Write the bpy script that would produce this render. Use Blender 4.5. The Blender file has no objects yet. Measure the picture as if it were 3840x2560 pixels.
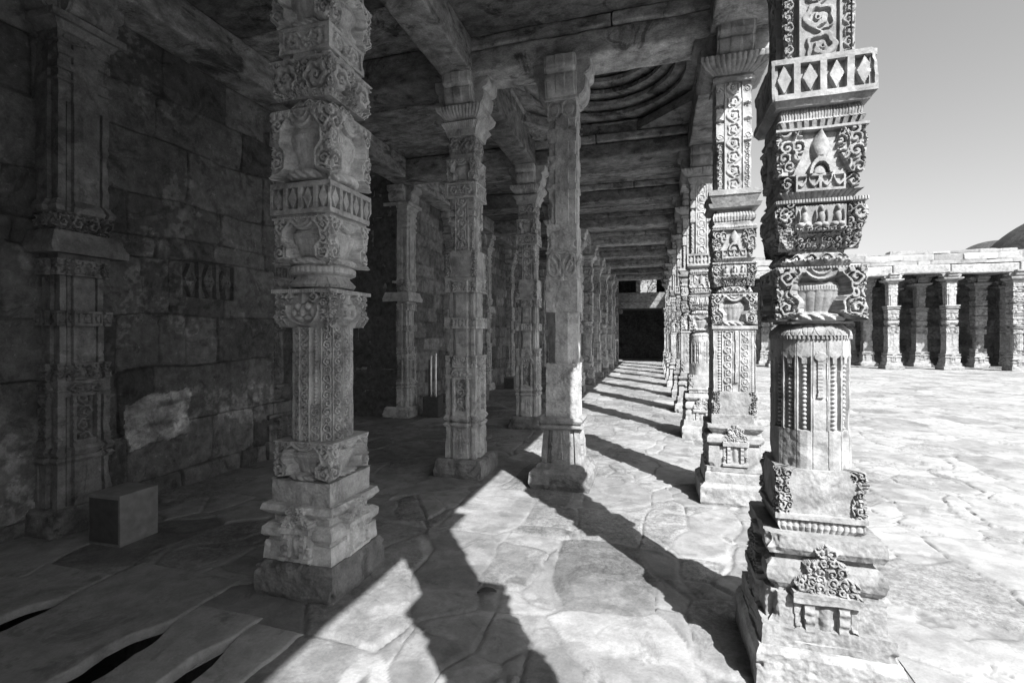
import bpy, math, random
import numpy as np

sc = bpy.context.scene
col = sc.collection
R = math.radians

# ------------------------------------------------------------------ camera
YAW = 16.3
cam_d = bpy.data.cameras.new("camera")
cam = bpy.data.objects.new("camera", cam_d)
col.objects.link(cam)
cam_d.sensor_width = 36.0
cam_d.lens = 16.93
cam_d.shift_y = -0.006
cam_d.clip_start = 0.05
cam_d.clip_end = 800
cam.location = (0, 0, 1.6)
cam.rotation_euler = (R(90), 0, R(YAW))
sc.camera = cam

# ------------------------------------------------------------------ sky and sun
SUN_EL = R(44.3)
SUN_AZ = R(180 - 38)          # compass style: clockwise from +Y
world = bpy.data.worlds.new("World")
sc.world = world
world.use_nodes = True
nt = world.node_tree
nt.nodes.clear()
sky = nt.nodes.new("ShaderNodeTexSky")
sky.sky_type = 'NISHITA'
sky.sun_disc = False
sky.sun_elevation = SUN_EL
sky.sun_rotation = SUN_AZ
sky.air_density = 1.0
sky.dust_density = 2.5
bw = nt.nodes.new("ShaderNodeRGBToBW")
bg = nt.nodes.new("ShaderNodeBackground")
bg.inputs[1].default_value = 0.10
wo = nt.nodes.new("ShaderNodeOutputWorld")
nt.links.new(sky.outputs[0], bw.inputs[0])
nt.links.new(bw.outputs[0], bg.inputs[0])
nt.links.new(bg.outputs[0], wo.inputs[0])

sun_d = bpy.data.lights.new("sun", 'SUN')
sun_d.energy = 5.0
sun_d.angle = R(0.5)
sun_d.color = (1.0, 1.0, 1.0)
sun = bpy.data.objects.new("sun", sun_d)
col.objects.link(sun)
from mathutils import Vector
_s = Vector((math.cos(SUN_EL) * math.sin(SUN_AZ), math.cos(SUN_EL) * math.cos(SUN_AZ), math.sin(SUN_EL)))
sun.rotation_euler = _s.to_track_quat('Z', 'Y').to_euler()
sun.location = (8, -8, 12)

sc.view_settings.view_transform = 'Standard'
sc.view_settings.look = 'None'
sc.view_settings.exposure = 1.3
sc.view_settings.gamma = 1.0
sc.render.engine = 'CYCLES'
sc.cycles.max_bounces = 7
sc.cycles.diffuse_bounces = 5
sc.cycles.use_denoising = True

rng = random.Random(11)

# ------------------------------------------------------------------ noise
def _h(i, j, k, seed):
    n = (i * 374761393 + j * 668265263 + k * 1440662683 + seed * 974634777) & 0xffffffff
    n = ((n ^ (n >> 13)) * 1274126177) & 0xffffffff
    n = ((n ^ (n >> 16)) * 2246822519) & 0xffffffff
    return ((n >> 8) & 0xffff) / 65535.0

def vnoise(x, y, z, seed=0):
    x, y, z = np.broadcast_arrays(x, y, z)
    i = np.floor(x).astype(np.int64); j = np.floor(y).astype(np.int64); k = np.floor(z).astype(np.int64)
    fx = x - i; fy = y - j; fz = z - k
    fx = fx * fx * (3 - 2 * fx); fy = fy * fy * (3 - 2 * fy); fz = fz * fz * (3 - 2 * fz)
    r = 0
    for a in (0, 1):
        for b in (0, 1):
            for c in (0, 1):
                r = r + _h(i + a, j + b, k + c, seed) * (fx if a else 1 - fx) * (fy if b else 1 - fy) * (fz if c else 1 - fz)
    return r * 2 - 1

def fbm(x, y, z, f, octs=3, seed=0):
    r = 0; a = 1.0; t = 0
    for o in range(octs):
        r = r + a * vnoise(x * f, y * f, z * f, seed + o * 17)
        t += a; a *= 0.5; f = f * 2.03
    return r / t

def sst(a, b, x):
    t = np.clip((x - a) / (b - a), 0, 1)
    return t * t * (3 - 2 * t)

# ------------------------------------------------------------------ mesh helpers
def mesh_from(name, V, quads=None, tris=None, sharp=38, smooth=True):
    me = bpy.data.meshes.new(name)
    V = np.asarray(V, dtype=np.float32)
    me.vertices.add(len(V))
    me.vertices.foreach_set("co", V.ravel())
    q = np.asarray(quads if quads is not None else np.zeros((0, 4)), dtype=np.int32).reshape(-1, 4)
    t = np.asarray(tris if tris is not None else np.zeros((0, 3)), dtype=np.int32).reshape(-1, 3)
    loops = np.concatenate([q.ravel(), t.ravel()])
    me.loops.add(len(loops))
    me.loops.foreach_set("vertex_index", loops)
    me.polygons.add(len(q) + len(t))
    ls = np.concatenate([np.arange(len(q)) * 4, len(q) * 4 + np.arange(len(t)) * 3]).astype(np.int32)
    me.polygons.foreach_set("loop_start", ls)
    me.polygons.foreach_set("use_smooth", np.full(len(q) + len(t), smooth))
    me.update(calc_edges=True)
    me.validate()
    if smooth and sharp:
        me.set_sharp_from_angle(angle=R(sharp))
    return me

def link(name, me, mat, parent=None, loc=None):
    o = bpy.data.objects.new(name, me)
    col.objects.link(o)
    if mat is not None and len(me.materials) == 0:
        me.materials.append(mat)
    if parent is not None:
        o.parent = parent
    if loc is not None:
        o.location = loc
    return o

def tag(o, label, cat, group=None, kind='thing'):
    o['label'] = label
    o['category'] = cat
    o['kind'] = kind
    if group:
        o['group'] = group
    return o

def struct(o):
    o['kind'] = 'structure'
    return o

def empty(name, loc, rz=0):
    o = bpy.data.objects.new(name, None)
    o.empty_display_size = 0.2
    col.objects.link(o)
    o.location = loc
    o.rotation_euler = (0, 0, rz)
    return o

def copy_tree(o, parent=None):
    c = o.copy()
    col.objects.link(c)
    if parent is not None:
        c.parent = parent
    for ch in list(o.children):
        copy_tree(ch, c)
    return c

def add_attr(me, name, arr):
    at = me.attributes.new(name, 'FLOAT', 'POINT')
    at.data.foreach_set("value", np.asarray(arr, dtype=np.float32).ravel())

# ------------------------------------------------------------------ materials
def stone_mat(name, base, contrast=0.5, scale=1.0, bump=0.35, stain=0.35, tone=False, rough=0.85, speck=0.0, stretch=None, var=0.12):
    m = bpy.data.materials.new(name)
    m.use_nodes = True
    n = m.node_tree; n.nodes.clear()
    N = n.nodes.new; L = n.links.new
    out = N("ShaderNodeOutputMaterial"); bs = N("ShaderNodeBsdfPrincipled")
    L(bs.outputs[0], out.inputs[0])
    tc = N("ShaderNodeTexCoord"); oi = N("ShaderNodeObjectInfo")
    mul = N("ShaderNodeMath"); mul.operation = 'MULTIPLY'; mul.inputs[1].default_value = 37.0
    L(oi.outputs['Random'], mul.inputs[0])
    add = N("ShaderNodeVectorMath"); add.operation = 'ADD'
    L(tc.outputs['Object'], add.inputs[0]); L(mul.outputs[0], add.inputs[1])
    if stretch:
        mp = N("ShaderNodeVectorMath"); mp.operation = 'MULTIPLY'; mp.inputs[1].default_value = stretch
        L(add.outputs[0], mp.inputs[0]); add = mp
    def noise(sc_, det, rgh=0.55, dist=0.0):
        t = N("ShaderNodeTexNoise"); t.inputs['Scale'].default_value = sc_ * scale
        t.inputs['Detail'].default_value = det; t.inputs['Roughness'].default_value = rgh
        t.inputs['Distortion'].default_value = dist
        L(add.outputs[0], t.inputs['Vector']); return t.outputs[0]
    def mr(v, a, b, c, d):
        t = N("ShaderNodeMapRange"); L(v, t.inputs[0])
        for i, x in enumerate((a, b, c, d)): t.inputs[i + 1].default_value = x
        return t.outputs[0]
    def mth(op, a, b):
        t = N("ShaderNodeMath"); t.operation = op
        for i, x in enumerate((a, b)):
            if isinstance(x, (int, float)): t.inputs[i].default_value = x
            else: L(x, t.inputs[i])
        return t.outputs[0]
    big = noise(1.7, 5, 0.6, 0.6)
    mid = noise(9, 8, 0.65, 0.2)
    fine = noise(75, 6, 0.7)
    v = mr(big, 0.3, 0.7, 1 - contrast * 0.32, 1 + contrast * 0.32)
    v = mth('MULTIPLY', v, mr(mid, 0.34, 0.68, 1 - contrast * 0.48, 1 + contrast * 0.48))
    v = mth('MULTIPLY', v, mr(fine, 0.3, 0.7, 1 - contrast * 0.3, 1 + contrast * 0.3))
    st = noise(3.1, 9, 0.72, 1.0)
    v = mth('MULTIPLY', v, mr(st, 0.54, 0.61, 1.0, 1 - stain))
    if speck:
        v = mth('MULTIPLY', v, mr(noise(13, 10, 0.8, 0.6), 0.585, 0.65, 1.0, 1 + speck))
    if tone:
        a = N("ShaderNodeAttribute"); a.attribute_name = "tone"
        v = mth('MULTIPLY', v, a.outputs['Fac'])
        g = N("ShaderNodeAttribute"); g.attribute_name = "grit"
        sp = mr(noise(34, 8, 0.8, 0.5), 0.40, 0.58, 0.55, 1.10)
        one = mth('SUBTRACT', 1.0, g.outputs['Fac'])
        v = mth('MULTIPLY', v, mth('ADD', one, mth('MULTIPLY', g.outputs['Fac'], sp)))
    v = mth('MULTIPLY', v, mr(oi.outputs['Random'], 0.0, 1.0, 1 - var, 1 + var))
    v = mth('MULTIPLY', v, base)
    v = mth('MINIMUM', v, 0.82)
    L(v, bs.inputs['Base Color'])
    bs.inputs['Roughness'].default_value = rough
    bs.inputs['Specular IOR Level'].default_value = 0.3
    bmp = N("ShaderNodeBump"); bmp.inputs['Strength'].default_value = bump; bmp.inputs['Distance'].default_value = 0.012
    hh = mth('ADD', mth('MULTIPLY', mid, 1.0), mth('MULTIPLY', fine, 0.5))
    L(hh, bmp.inputs['Height']); L(bmp.outputs[0], bs.inputs['Normal'])
    return m

def plain_mat(name, v, rough=0.6, metal=0.0):
    m = bpy.data.materials.new(name); m.use_nodes = True
    n = m.node_tree
    bs = n.nodes["Principled BSDF"]
    t = n.nodes.new("ShaderNodeTexNoise"); t.inputs['Scale'].default_value = 14; t.inputs['Detail'].default_value = 6
    tc = n.nodes.new("ShaderNodeTexCoord"); n.links.new(tc.outputs['Object'], t.inputs['Vector'])
    mr = n.nodes.new("ShaderNodeMapRange")
    mr.inputs[1].default_value = 0.3; mr.inputs[2].default_value = 0.7
    mr.inputs[3].default_value = v * 0.75; mr.inputs[4].default_value = v * 1.2
    n.links.new(t.outputs[0], mr.inputs[0]); n.links.new(mr.outputs[0], bs.inputs['Base Color'])
    bs.inputs['Roughness'].default_value = rough; bs.inputs['Metallic'].default_value = metal
    return m

M_sun = stone_mat("carved stone sunlit copy", 0.255, 0.65, 1.0, 0.4, 0.3)  # carved stone toned down for the pillars in the sun
M_mid = stone_mat("carved stone shaded copy", 0.41, 0.65, 1.0, 0.4, 0.35)  # copy of the carved stone, lightened for the pillars in shade
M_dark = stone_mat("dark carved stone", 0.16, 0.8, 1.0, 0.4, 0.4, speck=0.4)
M_base = stone_mat("weathered and shade-toned base stone", 0.19, 0.7, 1.0, 0.5, 0.4, speck=0.3)  # plain pillar's own dark base; on the scroll pillar's plinth, painted shade
M_beam = stone_mat("beam stone", 0.245, 1.0, 0.9, 1.0, 0.6, speck=0.5, stretch=(.8, .8, 1.3), var=.45)
M_slab = stone_mat("ceiling stone", 0.18, 1.2, 0.9, 1.0, 0.6, speck=0.7, stretch=(.75, 1.15, 1), var=.5)
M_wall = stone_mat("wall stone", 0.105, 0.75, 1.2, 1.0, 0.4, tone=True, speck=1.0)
M_wall2 = stone_mat("light-toned wall stone copy", 0.20, 0.8, 1.0, 0.6, 0.35, tone=True, speck=0.3)  # wall stone copy, its colour lightened to stand in for brighter light
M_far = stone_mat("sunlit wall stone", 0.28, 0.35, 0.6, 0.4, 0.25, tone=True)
M_wall3 = stone_mat("light-blocking wall stone", 0.12, 0.7, 1.0, 0.6, 0.35, tone=True)
M_floor = stone_mat("floor stone", 0.235, 0.42, 0.9, 0.5, 0.3, tone=True)
M_court = stone_mat("courtyard stone", 0.245, 0.36, 0.8, 0.45, 0.2, tone=True)
M_ground = stone_mat("bare earth", 0.18, 0.4, 1, 0.5, 0.3)
M_roomshade = stone_mat("shade-dark room stone", 0.06, 1.2, 1.0, 0.8, 0.5, speck=1.0)  # near-black colour stands in for the shade of the far corner room
M_dome = stone_mat("dome render", 0.055, 1.1, 0.5, 0.3, 0.3)
M_box = plain_mat("grey render", 0.20, 0.7)
M_darkbox = plain_mat("black render", 0.075, 0.6)
M_chrome = plain_mat("polished steel", 0.85, 0.12, 1.0)
M_bark = plain_mat("bark", 0.12, 0.9)
M_leaf = plain_mat("pale leaves", 0.25, 0.7)
M_dry = plain_mat("dry leaf", 0.05, 0.7)

# ------------------------------------------------------------------ carved relief library
# every function gets S (-1..1 over one face), Z (0..H), w, H and gives k: distance from the axis as a fraction of w
def ang(S):
    return np.arctan(S)

def k_poly(S, n, rot=0.0):
    a = 2 * np.pi / n
    p = (ang(S) + rot + a / 2) % a - a / 2
    return 1 / (np.cos(p) * np.sqrt(1 + S * S))

def k_round(S):
    return 1 / np.sqrt(1 + S * S)

def spiral(X, Z, cx, cz, r, d=1, turns=1.5, lobes=0):
    dx = X - cx; dz = Z - cz
    q = np.hypot(dx, dz); th = np.arctan2(dz, dx)
    rr = r * (1 + (0.12 * np.cos(lobes * th) if lobes else 0))
    h = 0.5 + 0.5 * np.cos(2 * np.pi * q / rr * turns - d * th)
    h = sst(.12, .62, h)
    h = np.maximum(h, sst(0.28, 0.16, q / r)) * (1 - .9 * sst(.09, .05, q / r))
    return h * sst(1.0, 0.9, q / rr)

def scrollfield(X, Z, c, seed=0):
    """dense leafy scrolls on a loose grid"""
    i0 = np.floor(X / c).astype(np.int64); j0 = np.floor(Z / c).astype(np.int64)
    bq = np.full(X.shape, 9.0); bh = np.zeros(X.shape)
    for di in (-1, 0, 1):
        for dj in (-1, 0, 1):
            ii = i0 + di; jj = j0 + dj
            u = _h(ii, jj, ii * 0 + 1, seed); v = _h(ii, jj, ii * 0 + 2, seed); z = _h(ii, jj, ii * 0 + 3, seed)
            dx = X - (ii + .5 + (u - .5) * .5) * c; dz = Z - (jj + .5 + (v - .5) * .5) * c
            r = c * (.48 + .22 * z)
            q = np.hypot(dx, dz) / r; th = np.arctan2(dz, dx)
            h = .5 + .5 * np.cos(2 * np.pi * q * 1.45 - np.where(u > .5, 1, -1) * th + 6 * v)
            h = sst(.15, .6, h) * sst(1.15, .85, q + .10 * np.cos(5 * th + 6 * z))
            h = np.maximum(h, sst(.26, .12, q))
            m = q < bq
            bh = np.where(m, h, bh); bq = np.where(m, q, bq)
    wn = vnoise(X * 9 / (c * 9 + .05), Z * 9 / (c * 9 + .05), X * 0 + 3.3, seed)
    bh = bh * (.78 + .3 * wn)
    return np.maximum(bh, .45 * sst(-.1, .5, vnoise(X / c * 2.3, Z / c * 2.3, X * 0, seed + 4)))

def vine(X, Z, half, H, d=1, zoff=0.0):
    """running scroll in a panel |X|<half"""
    p = half * 1.75
    idx = np.floor((Z + zoff) / p)
    cz = (idx + 0.5) * p - zoff
    sgn = np.where(idx % 2 == 0, 1.0, -1.0) * d
    a = spiral(X * sgn, Z, 0.12 * half, cz, half * 0.92, 1, 1.55, 5)
    stem = np.abs(X - 0.78 * half * sgn * np.cos((Z - cz) / p * np.pi)) / (0.22 * half)
    return np.maximum(a, np.clip(1 - stem ** 2, 0, 1))

def beads(Z, X, r, pitch):
    z = (Z % pitch) - pitch / 2
    q = np.clip(1 - (z / (pitch * 0.48)) ** 2 - (X / r) ** 2, 0, 1)
    return np.sqrt(q)

def f_plain(S, Z, w, H):
    return np.ones_like(S)

def f_frame(S, Z, w, H):
    """square block with a sunk frame and rosette"""
    X = S * w
    k = np.ones_like(S)
    inn = (np.abs(S) < 0.82) & (Z > 0.14 * H) & (Z < 0.86 * H)
    hh = np.maximum(spiral(np.abs(X), Z, 0.42 * w, 0.5 * H, min(0.36 * w, 0.36 * H), 1, 1.5, 6), spiral(X, Z, 0, 0.5 * H, 0.2 * w, 1, 1, 8))
    return np.where(inn, 1 - 0.10 + 0.10 * hh, k)

def f_scroll(S, Z, w, H):
    X = np.abs(S) * w
    half = H * 0.40
    per = 1.8 * half
    n = max(1, round(w / per)); per = w / n
    c = (np.floor(X / per) + 0.5) * per
    g = spiral(X, Z, c, H * 0.5, min(half, per * 0.55), 1, 1.6, 6)
    g = np.where(np.hypot(X - c, Z - H * .5) < min(half, per * .55) * .97, g, scrollfield(X, Z, .2 * w, 31))
    edge = sst(0.0, 0.06, Z / H) * sst(1.0, 0.94, Z / H)
    tw = 0 * S
    return 1 - 0.16 * (1 - np.maximum(g, tw)) * edge

def f_diamond(S, Z, w, H, n=4):
    X = (S + 1) / 2 * n
    x = (X % 1) - 0.5; z = Z / H - 0.5
    border = (np.abs(z) > 0.34)
    post = np.abs(x) > 0.36
    dia = (np.abs(x) / 0.30 + np.abs(z) / 0.36) < 1
    core = (np.abs(x) / 0.11 + np.abs(z) / 0.14) < 1
    k = np.where(border | post, 1.0, 0.86)
    k = np.where(dia & ~border, 0.985, k)
    return k

def f_smalldia(S, Z, w, H):
    return f_diamond(S, Z, w, H, 3)

def f_ribs(S, Z, w, H, n=9, amp=0.035):
    return 1 + amp * (np.abs(np.cos((S + 1) / 2 * n * np.pi)) ** 0.6 - 1)

def f_ribs14(S, Z, w, H):
    return f_ribs(S, Z, w, H, 14, 0.05)

def f_beadrow(S, Z, w, H):
    return 1 - 0.035 + 0.035 * np.abs(np.sin((S + 1) * 14 * np.pi)) ** 0.5

def f_dentil(S, Z, w, H):
    return np.where(((S + 1) * 5.5) % 1 > 0.32, 1.0, 0.93)

def f_lotus(S, Z, w, H):
    """round cushion of petals"""
    p = ang(S) / (np.pi / 2) + 0.5
    x = (p * 5) % 1 - 0.5
    t = Z / H
    edge = np.abs(np.abs(x) - 0.47 * np.sqrt(np.clip(1 - ((1 - t) - 0.25).clip(0, 1) ** 2 * 1.4, 0, 1)))
    g = np.clip(1 - edge / 0.05, 0, 1) + 0.5 * np.clip(1 - np.abs(x) / 0.025, 0, 1)
    return k_round(S) * (1 - 0.035 * np.clip(g, 0, 1))

def f_ringrib(S, Z, w, H):
    p = ang(S) * 4 / np.pi
    return k_round(S) * (1 + 0.03 * np.abs(np.cos(p * 4.5 * np.pi)) ** 0.6)

def f_rope(S, Z, w, H):
    p = ang(S)
    return k_round(S) * (1 + 0.03 * np.sin(p * 24 + Z / H * 4))

def f_ringfol(S, Z, w, H):
    p = ang(S) / (np.pi / 2) + 0.5
    g = spiral((p * 4) % 1 - 0.5, Z / H, 0, 0.5, 0.48, 1, 1.5, 4)
    return k_round(S) * (0.93 + 0.1 * g)

def f_pot(S, Z, w, H, wide=1.0):
    X = S * w; t = Z / H; ax = np.abs(S)
    P = np.interp(t, [0, .02, .07, .13, .15, .17, .30, .45, .56, .58, .66, .68, .72, .74, .80, .82, .90, 1.0],
                  [.86, .93, .97, .93, .72, .70, .77, .84, .87, .89, .89, .85, .85, .80, .80, .93, .94, .93])
    kp = P * k_round(S)
    phi = ang(S)
    kp = kp * (1 + 0.022 * np.where((t > .17) & (t < .56), np.abs(np.cos(phi * 13)) ** .7 - 1, 0))
    kp = kp * (1 + 0.03 * np.where(t < .13, np.sin(phi * 22 + t * 50), 0))
    kp = kp * (1 - 0.02 * np.where((t > .585) & (t < .655), ((phi * 14) % 1 < .25), 0))
    b = .53 + .10 * np.cos(t * 2 * np.pi * 1.5 + .6) + .03 * np.cos(t * 25)
    b = b + .35 * sst(.16, .02, t)
    mass = ax > b
    sg = int(w * 4000 + H * 900)
    asym = np.where(S > 0, .37, 0.0)
    g = scrollfield((ax + asym * 3.1) * w, t * H + asym, .28 * w, sg)
    s1 = spiral(ax, t * H / w, .76, .24 * H / w, .20, -1, 1.6, 5)
    s3 = spiral(ax, t * H / w, .74, .80 * H / w, .21, -1, 1.6, 4)
    q1 = np.hypot(ax - .76, (t - .24) * H / w) < .2; q3 = np.hypot(ax - .74, (t - .80) * H / w) < .21
    g = np.where(q1, s1, np.where(q3, s3, g))
    lip = np.clip(1 - np.abs(ax - b - .045) / .045, 0, 1)
    g = np.maximum(g, sst(0, .5, lip))
    prof = 1 - .05 * np.abs(t - .5) * 2 * 0
    kf = prof - .135 * (1 - g)
    k = np.where(mass, kf, kp)
    rad_ = ~mass
    q = np.hypot(S / .42, (1 - t) / .26)
    ros = 1 - .07 * np.abs(np.cos(np.clip(q, 0, 1) * 9))
    m2 = (q < 1) & (.99 * ros > k)
    k = np.where(m2, .99 * ros, k); rad_ = rad_ & ~m2
    drape = (t > .88) & (ax > .3)
    dk = 1 - .12 * (1 - sst(.1, .6, .5 + .5 * np.cos(ax * 26 + t * 9)))
    m3 = drape & (dk > k)
    k = np.where(m3, dk, k); rad_ = rad_ & ~m3
    m4 = t > .955
    k = np.where(m4, 1.0 - .02 * (((S + 1) * 15) % 1 < .4), k); rad_ = rad_ & ~m4
    return k, rad_

def f_bud(S, Z, w, H):
    """foliage at the corners, a bud over a small arch between"""
    t = Z / H; ax = np.abs(S); r = H / w
    k = np.full_like(S, .80)
    fl = np.maximum.reduce([scrollfield((ax + np.where(S > 0, 2.1, 0)) * w, t * H, .30 * w, 77),
                            np.clip(1 - np.abs(ax - .48 + .12 * np.cos(t * 5)) / .06, 0, 1)])
    mass = ax > .47 + .12 * np.cos(t * 4.4 + .3)
    k = np.where(mass, 1 - .14 * (1 - fl), k)
    bw_ = .20 * np.sqrt(np.clip(1 - ((t - .62) / .34) ** 2, 0, 1)) * np.where(t > .62, (1 - (t - .62) / .36).clip(0, 1) ** .5, 1)
    bud = np.clip(1 - (ax / np.maximum(bw_, 1e-3)) ** 2, 0, 1)
    k = np.maximum(k, .84 + .16 * np.sqrt(bud) * (bw_ > 0.02))
    q = np.hypot(ax / .26, t / .36)
    k = np.where((q < 1) & (q > .68), .98, k)
    k = np.where(q < .55, .86 + .06 * np.sqrt(np.clip(1 - (q / .55) ** 2, 0, 1)), k)
    k = np.where(t > .94, 1.0, k)
    return k

def f_tray(S, Z, w, H):
    t = Z / H; ax = np.abs(S)
    k = np.full_like(S, .88)
    c = ax < .62
    x = (ax / .62 * 2) % 1 - .5
    arch = np.abs(np.hypot(x / .5, (1 - t) / .75) - .85) < .13
    k = np.where(c, .95, k)
    k = np.where(c & (arch | (t > .86) | (t < .16) | (np.abs(ax - .6) < .05) | (ax < .04)), 1.03, k)
    k = np.where(~c, .86 + .12 * spiral(ax, t * H / w, .82, .5 * H / w, .2, 1, 1.5, 4), k)
    return k

def f_figures(S, Z, w, H):
    """block with small seated figures, hollowed below like a bowl"""
    t = Z / H; ax = np.abs(S); r = H / w
    bowl = .70 + .30 * np.sqrt(np.clip(t / .48, 0, 1))
    g = np.zeros_like(S)
    for cx in (0.0, .36):
        for (dx, cz, rx, rz) in ((0, .80, .055, .075), (0, .62, .085, .14), (-.07, .48, .09, .06), (.07, .48, .09, .06), (.12, .66, .03, .13)):
            q = ((ax - cx - dx) / rx) ** 2 + ((t - cz) / rz) ** 2
            g = np.maximum(g, np.sqrt(np.clip(1 - q, 0, 1)))
    sc1 = spiral(ax, t * r, .80, .68 * r, .2, 1, 1.5, 4)
    arc = .6 * np.clip(1 - np.abs(np.hypot(S / .78, (t - .66) / .62) - 1) / .07, 0, 1) * (t < .75) * (ax > .3)
    low = scrollfield(ax * w, t * H, .17 * w, 12) * (t < .42)
    sd_ = scrollfield((ax + np.where(S > 0, 1.7, 0)) * w, t * H, .2 * w, 14) * (ax > .58)
    low = np.maximum(low, sd_)
    g = np.maximum.reduce([g, sc1, arc, low])
    center = (ax < .55) & (t > .36) & (t < .9)
    k = bowl * (1 - .17 * (1 - g))
    k = np.where(center, np.maximum(k, .93 + .11 * g), k)
    k = np.where(t > .92, 1.0 - .02 * (((S + 1) * 16) % 1 < .4), k)
    return k

def f_mask(S, Z, w, H):
    """grinning lion face with garlands"""
    t = Z / H; ax = np.abs(S); r = H / w
    g = np.zeros_like(S)
    def el(cx, cz, rx, rz, h=1):
        return h * np.sqrt(np.clip(1 - ((ax - cx) / rx) ** 2 - ((t - cz) / rz) ** 2, 0, 1))
    g = np.maximum.reduce([el(.18, .55, .13, .12), el(0, .42, .10, .2, .9), el(.14, .26, .18, .08, .8), el(.32, .40, .1, .14, .7),
                           .9 * np.clip(1 - np.abs(np.hypot(S / .55, (t - .5) / .42) - 1) / .12, 0, 1) * (t < .6),
                           scrollfield(ax * w, t * H, .2 * w, 19) * (ax > .62), spiral(ax, t * r, .40, .80 * r, .16, -1, 1.4, 4)])
    leaf = np.clip(np.cos(S * 14) * (t > .62), 0, 1) * .7
    g = np.maximum(g, leaf * (ax < .3))
    k = (.86 + .14 * sst(.0, .25, t)) * (1 - .17 * (1 - g))
    k = np.where(t > .90, 1.02 - .03 * (((S + 1) * 15) % 1 < .4), k)
    return k

def f_vineshaft(S, Z, w, H):
    """sixteen sided shaft, scroll panels in the facets"""
    k0 = k_poly(S, 16, 0)
    a = 2 * np.pi / 16
    ph = (ang(S) + a / 2) % a - a / 2
    fi = np.round((ang(S) - ph) / a)
    X = ph * w; half = w * a / 2
    edge = sst(.96, .80, np.abs(X) / half)
    g1 = vine(X, Z, half * .82, H, 1)
    rope = beads(Z, X, half * .34, half * .62)
    g = np.where(fi % 4 == 1, np.where(Z > .33 * H, rope, g1), g1)
    return k0 * (1 - .095 * (1 - g) * edge) * np.where(np.abs(Z - .78 * H) < .003, .97, 1)

def f_beadshaft(S, Z, w, H):
    """octagonal shaft of sixteen facets, scallops at the top, strings of beads"""
    a = 2 * np.pi / 16
    k0 = k_poly(S, 16, 0)
    ph = (ang(S) + a / 2) % a - a / 2
    fi = np.round((ang(S) - ph) / a)
    half = w * a / 2
    X = ph * w; t = Z / H; x = X / half
    k = np.ones_like(S)
    body = t > .30
    sink = (np.abs(x) < .80) & body
    k = np.where(sink, .895, k)
    # scallop
    sl = .895 - .05 * np.sqrt(np.clip(1 - x * x, 0, 1))
    k = np.where(body & (t > sl), 1.0, k)
    k = np.where(body & (t > .80) & (np.abs(x) < .34) & (t < .86), .99, k)
    bd = beads(Z, X, half * .36, half * .62)
    k = np.where(body & (t < .80) & (fi != 0), np.maximum(k, .895 + .105 * bd), k)
    # bell and chain on the middle facet
    mid = (fi == 0) & body
    chain = (np.abs(x) < .34) & (t > .60) & (t < .85)
    k = np.where(mid, np.where(np.abs(x) < .8, .975, k), k)
    k = np.where(mid & chain, 1.0 + .02 * np.abs(np.sin(Z * 190)), k)
    bell = (np.abs(x) < .30 + .5 * (.60 - t) / .06 * .3) & (t > .545) & (t <= .60)
    k = np.where(mid & bell, 1.035, k)
    fl = np.hypot(x / .8, (t - .86) / .035)
    k = np.where(mid & (fl < 1), 1.02, k)
    k = np.where(np.abs(x) > .93, k - .02, k)
    k0 = np.where(body, k0, np.minimum(k_poly(S, 8) * .985, 1.03 * k0))
    return k0 * k

def f_flute(S, Z, w, H):
    n = 5
    x = ((S + 1) / 2 * n) % 1 - .5
    t = Z / H
    gr = (np.abs(x) < .3) & (t > .06) & (t < .93)
    k = np.where(gr, .93, 1.0)
    return k

def f_panel_shaft(S, Z, w, H):
    """square shaft: bead string, scroll band, pilaster strip and fine scroll"""
    t = Z / H; X = S * w
    k = np.full_like(S, .96)
    def band(c, hw):
        return np.abs(S - c) < hw
    k = np.where(np.abs(S + .30) < .24, .93 + .07 * vine((S + .30) * w, Z, .22 * w, H), k)
    k = np.where(np.abs(S - .50) < .22, .95 + .05 * vine((S - .50) * w, Z, .20 * w, H, -1), k)
    k = np.where(np.abs(S + .70) < .10, .93 + .075 * beads(Z, (S + .7) * w, .09 * w, .15 * w), k)
    k = np.where(np.abs(S - .84) < .08, .95 + .05 * beads(Z, (S - .84) * w, .07 * w, .1 * w), k)
    k = np.where((np.abs(S - .10) < .07) & (t > .15), 1.03, k)
    k = np.where((np.abs(S) > .95) | (t > .965), 1.0, k)
    k = np.where((np.abs(S + .58) < .02) | (np.abs(S - .26) < .02), 1.0, k)
    return k

def f_upper(S, Z, w, H):
    """cross shaped upper shaft with scroll bands and notches"""
    t = Z / H; ax = np.abs(S)
    k = np.where(ax < .52, 1.0, .86)
    g = vine(S * w, Z, .46 * w, H)
    k = np.where(ax < .46, 1 - .08 * (1 - g), k)
    e = vine((ax - .76) * w, Z, .18 * w, H)
    k = np.where(ax > .58, k - .06 * (1 - e), k)
    blk = (t > .42) & (((t > .80)) | ((t > .66) & (t < .77)) | ((t > .46) & (t < .63)))
    k = np.where(blk & (ax >= .52), 1.0 - .045 * (1 - spiral(ax, (t * 7) % 1, .76, .5, .22, 1, 1.5, 4)), k)
    return k

def f_upper2(S, Z, w, H):
    """rough cross shaped upper shaft with notched corners"""
    t = Z / H; ax = np.abs(S)
    k = np.where(ax < .45, 1.0, .90)
    blk = (t > .28) & (np.floor(t * 9) % 2 == 0)
    k = np.where(blk, 1.0, k)
    k = np.where((t > .85) , 1.0 - .05 * (np.abs(np.hypot((ax - .5) / .4, (t - .92) / .06) - 1) < .25), k)
    return k

def f_ratha(S, Z, w, H):
    ax = np.abs(S)
    k = np.where(ax < .44, 1.0, np.where(ax < .62, .86, .92))
    return np.where((ax > .60) & (ax < .66), .80, k)

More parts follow.
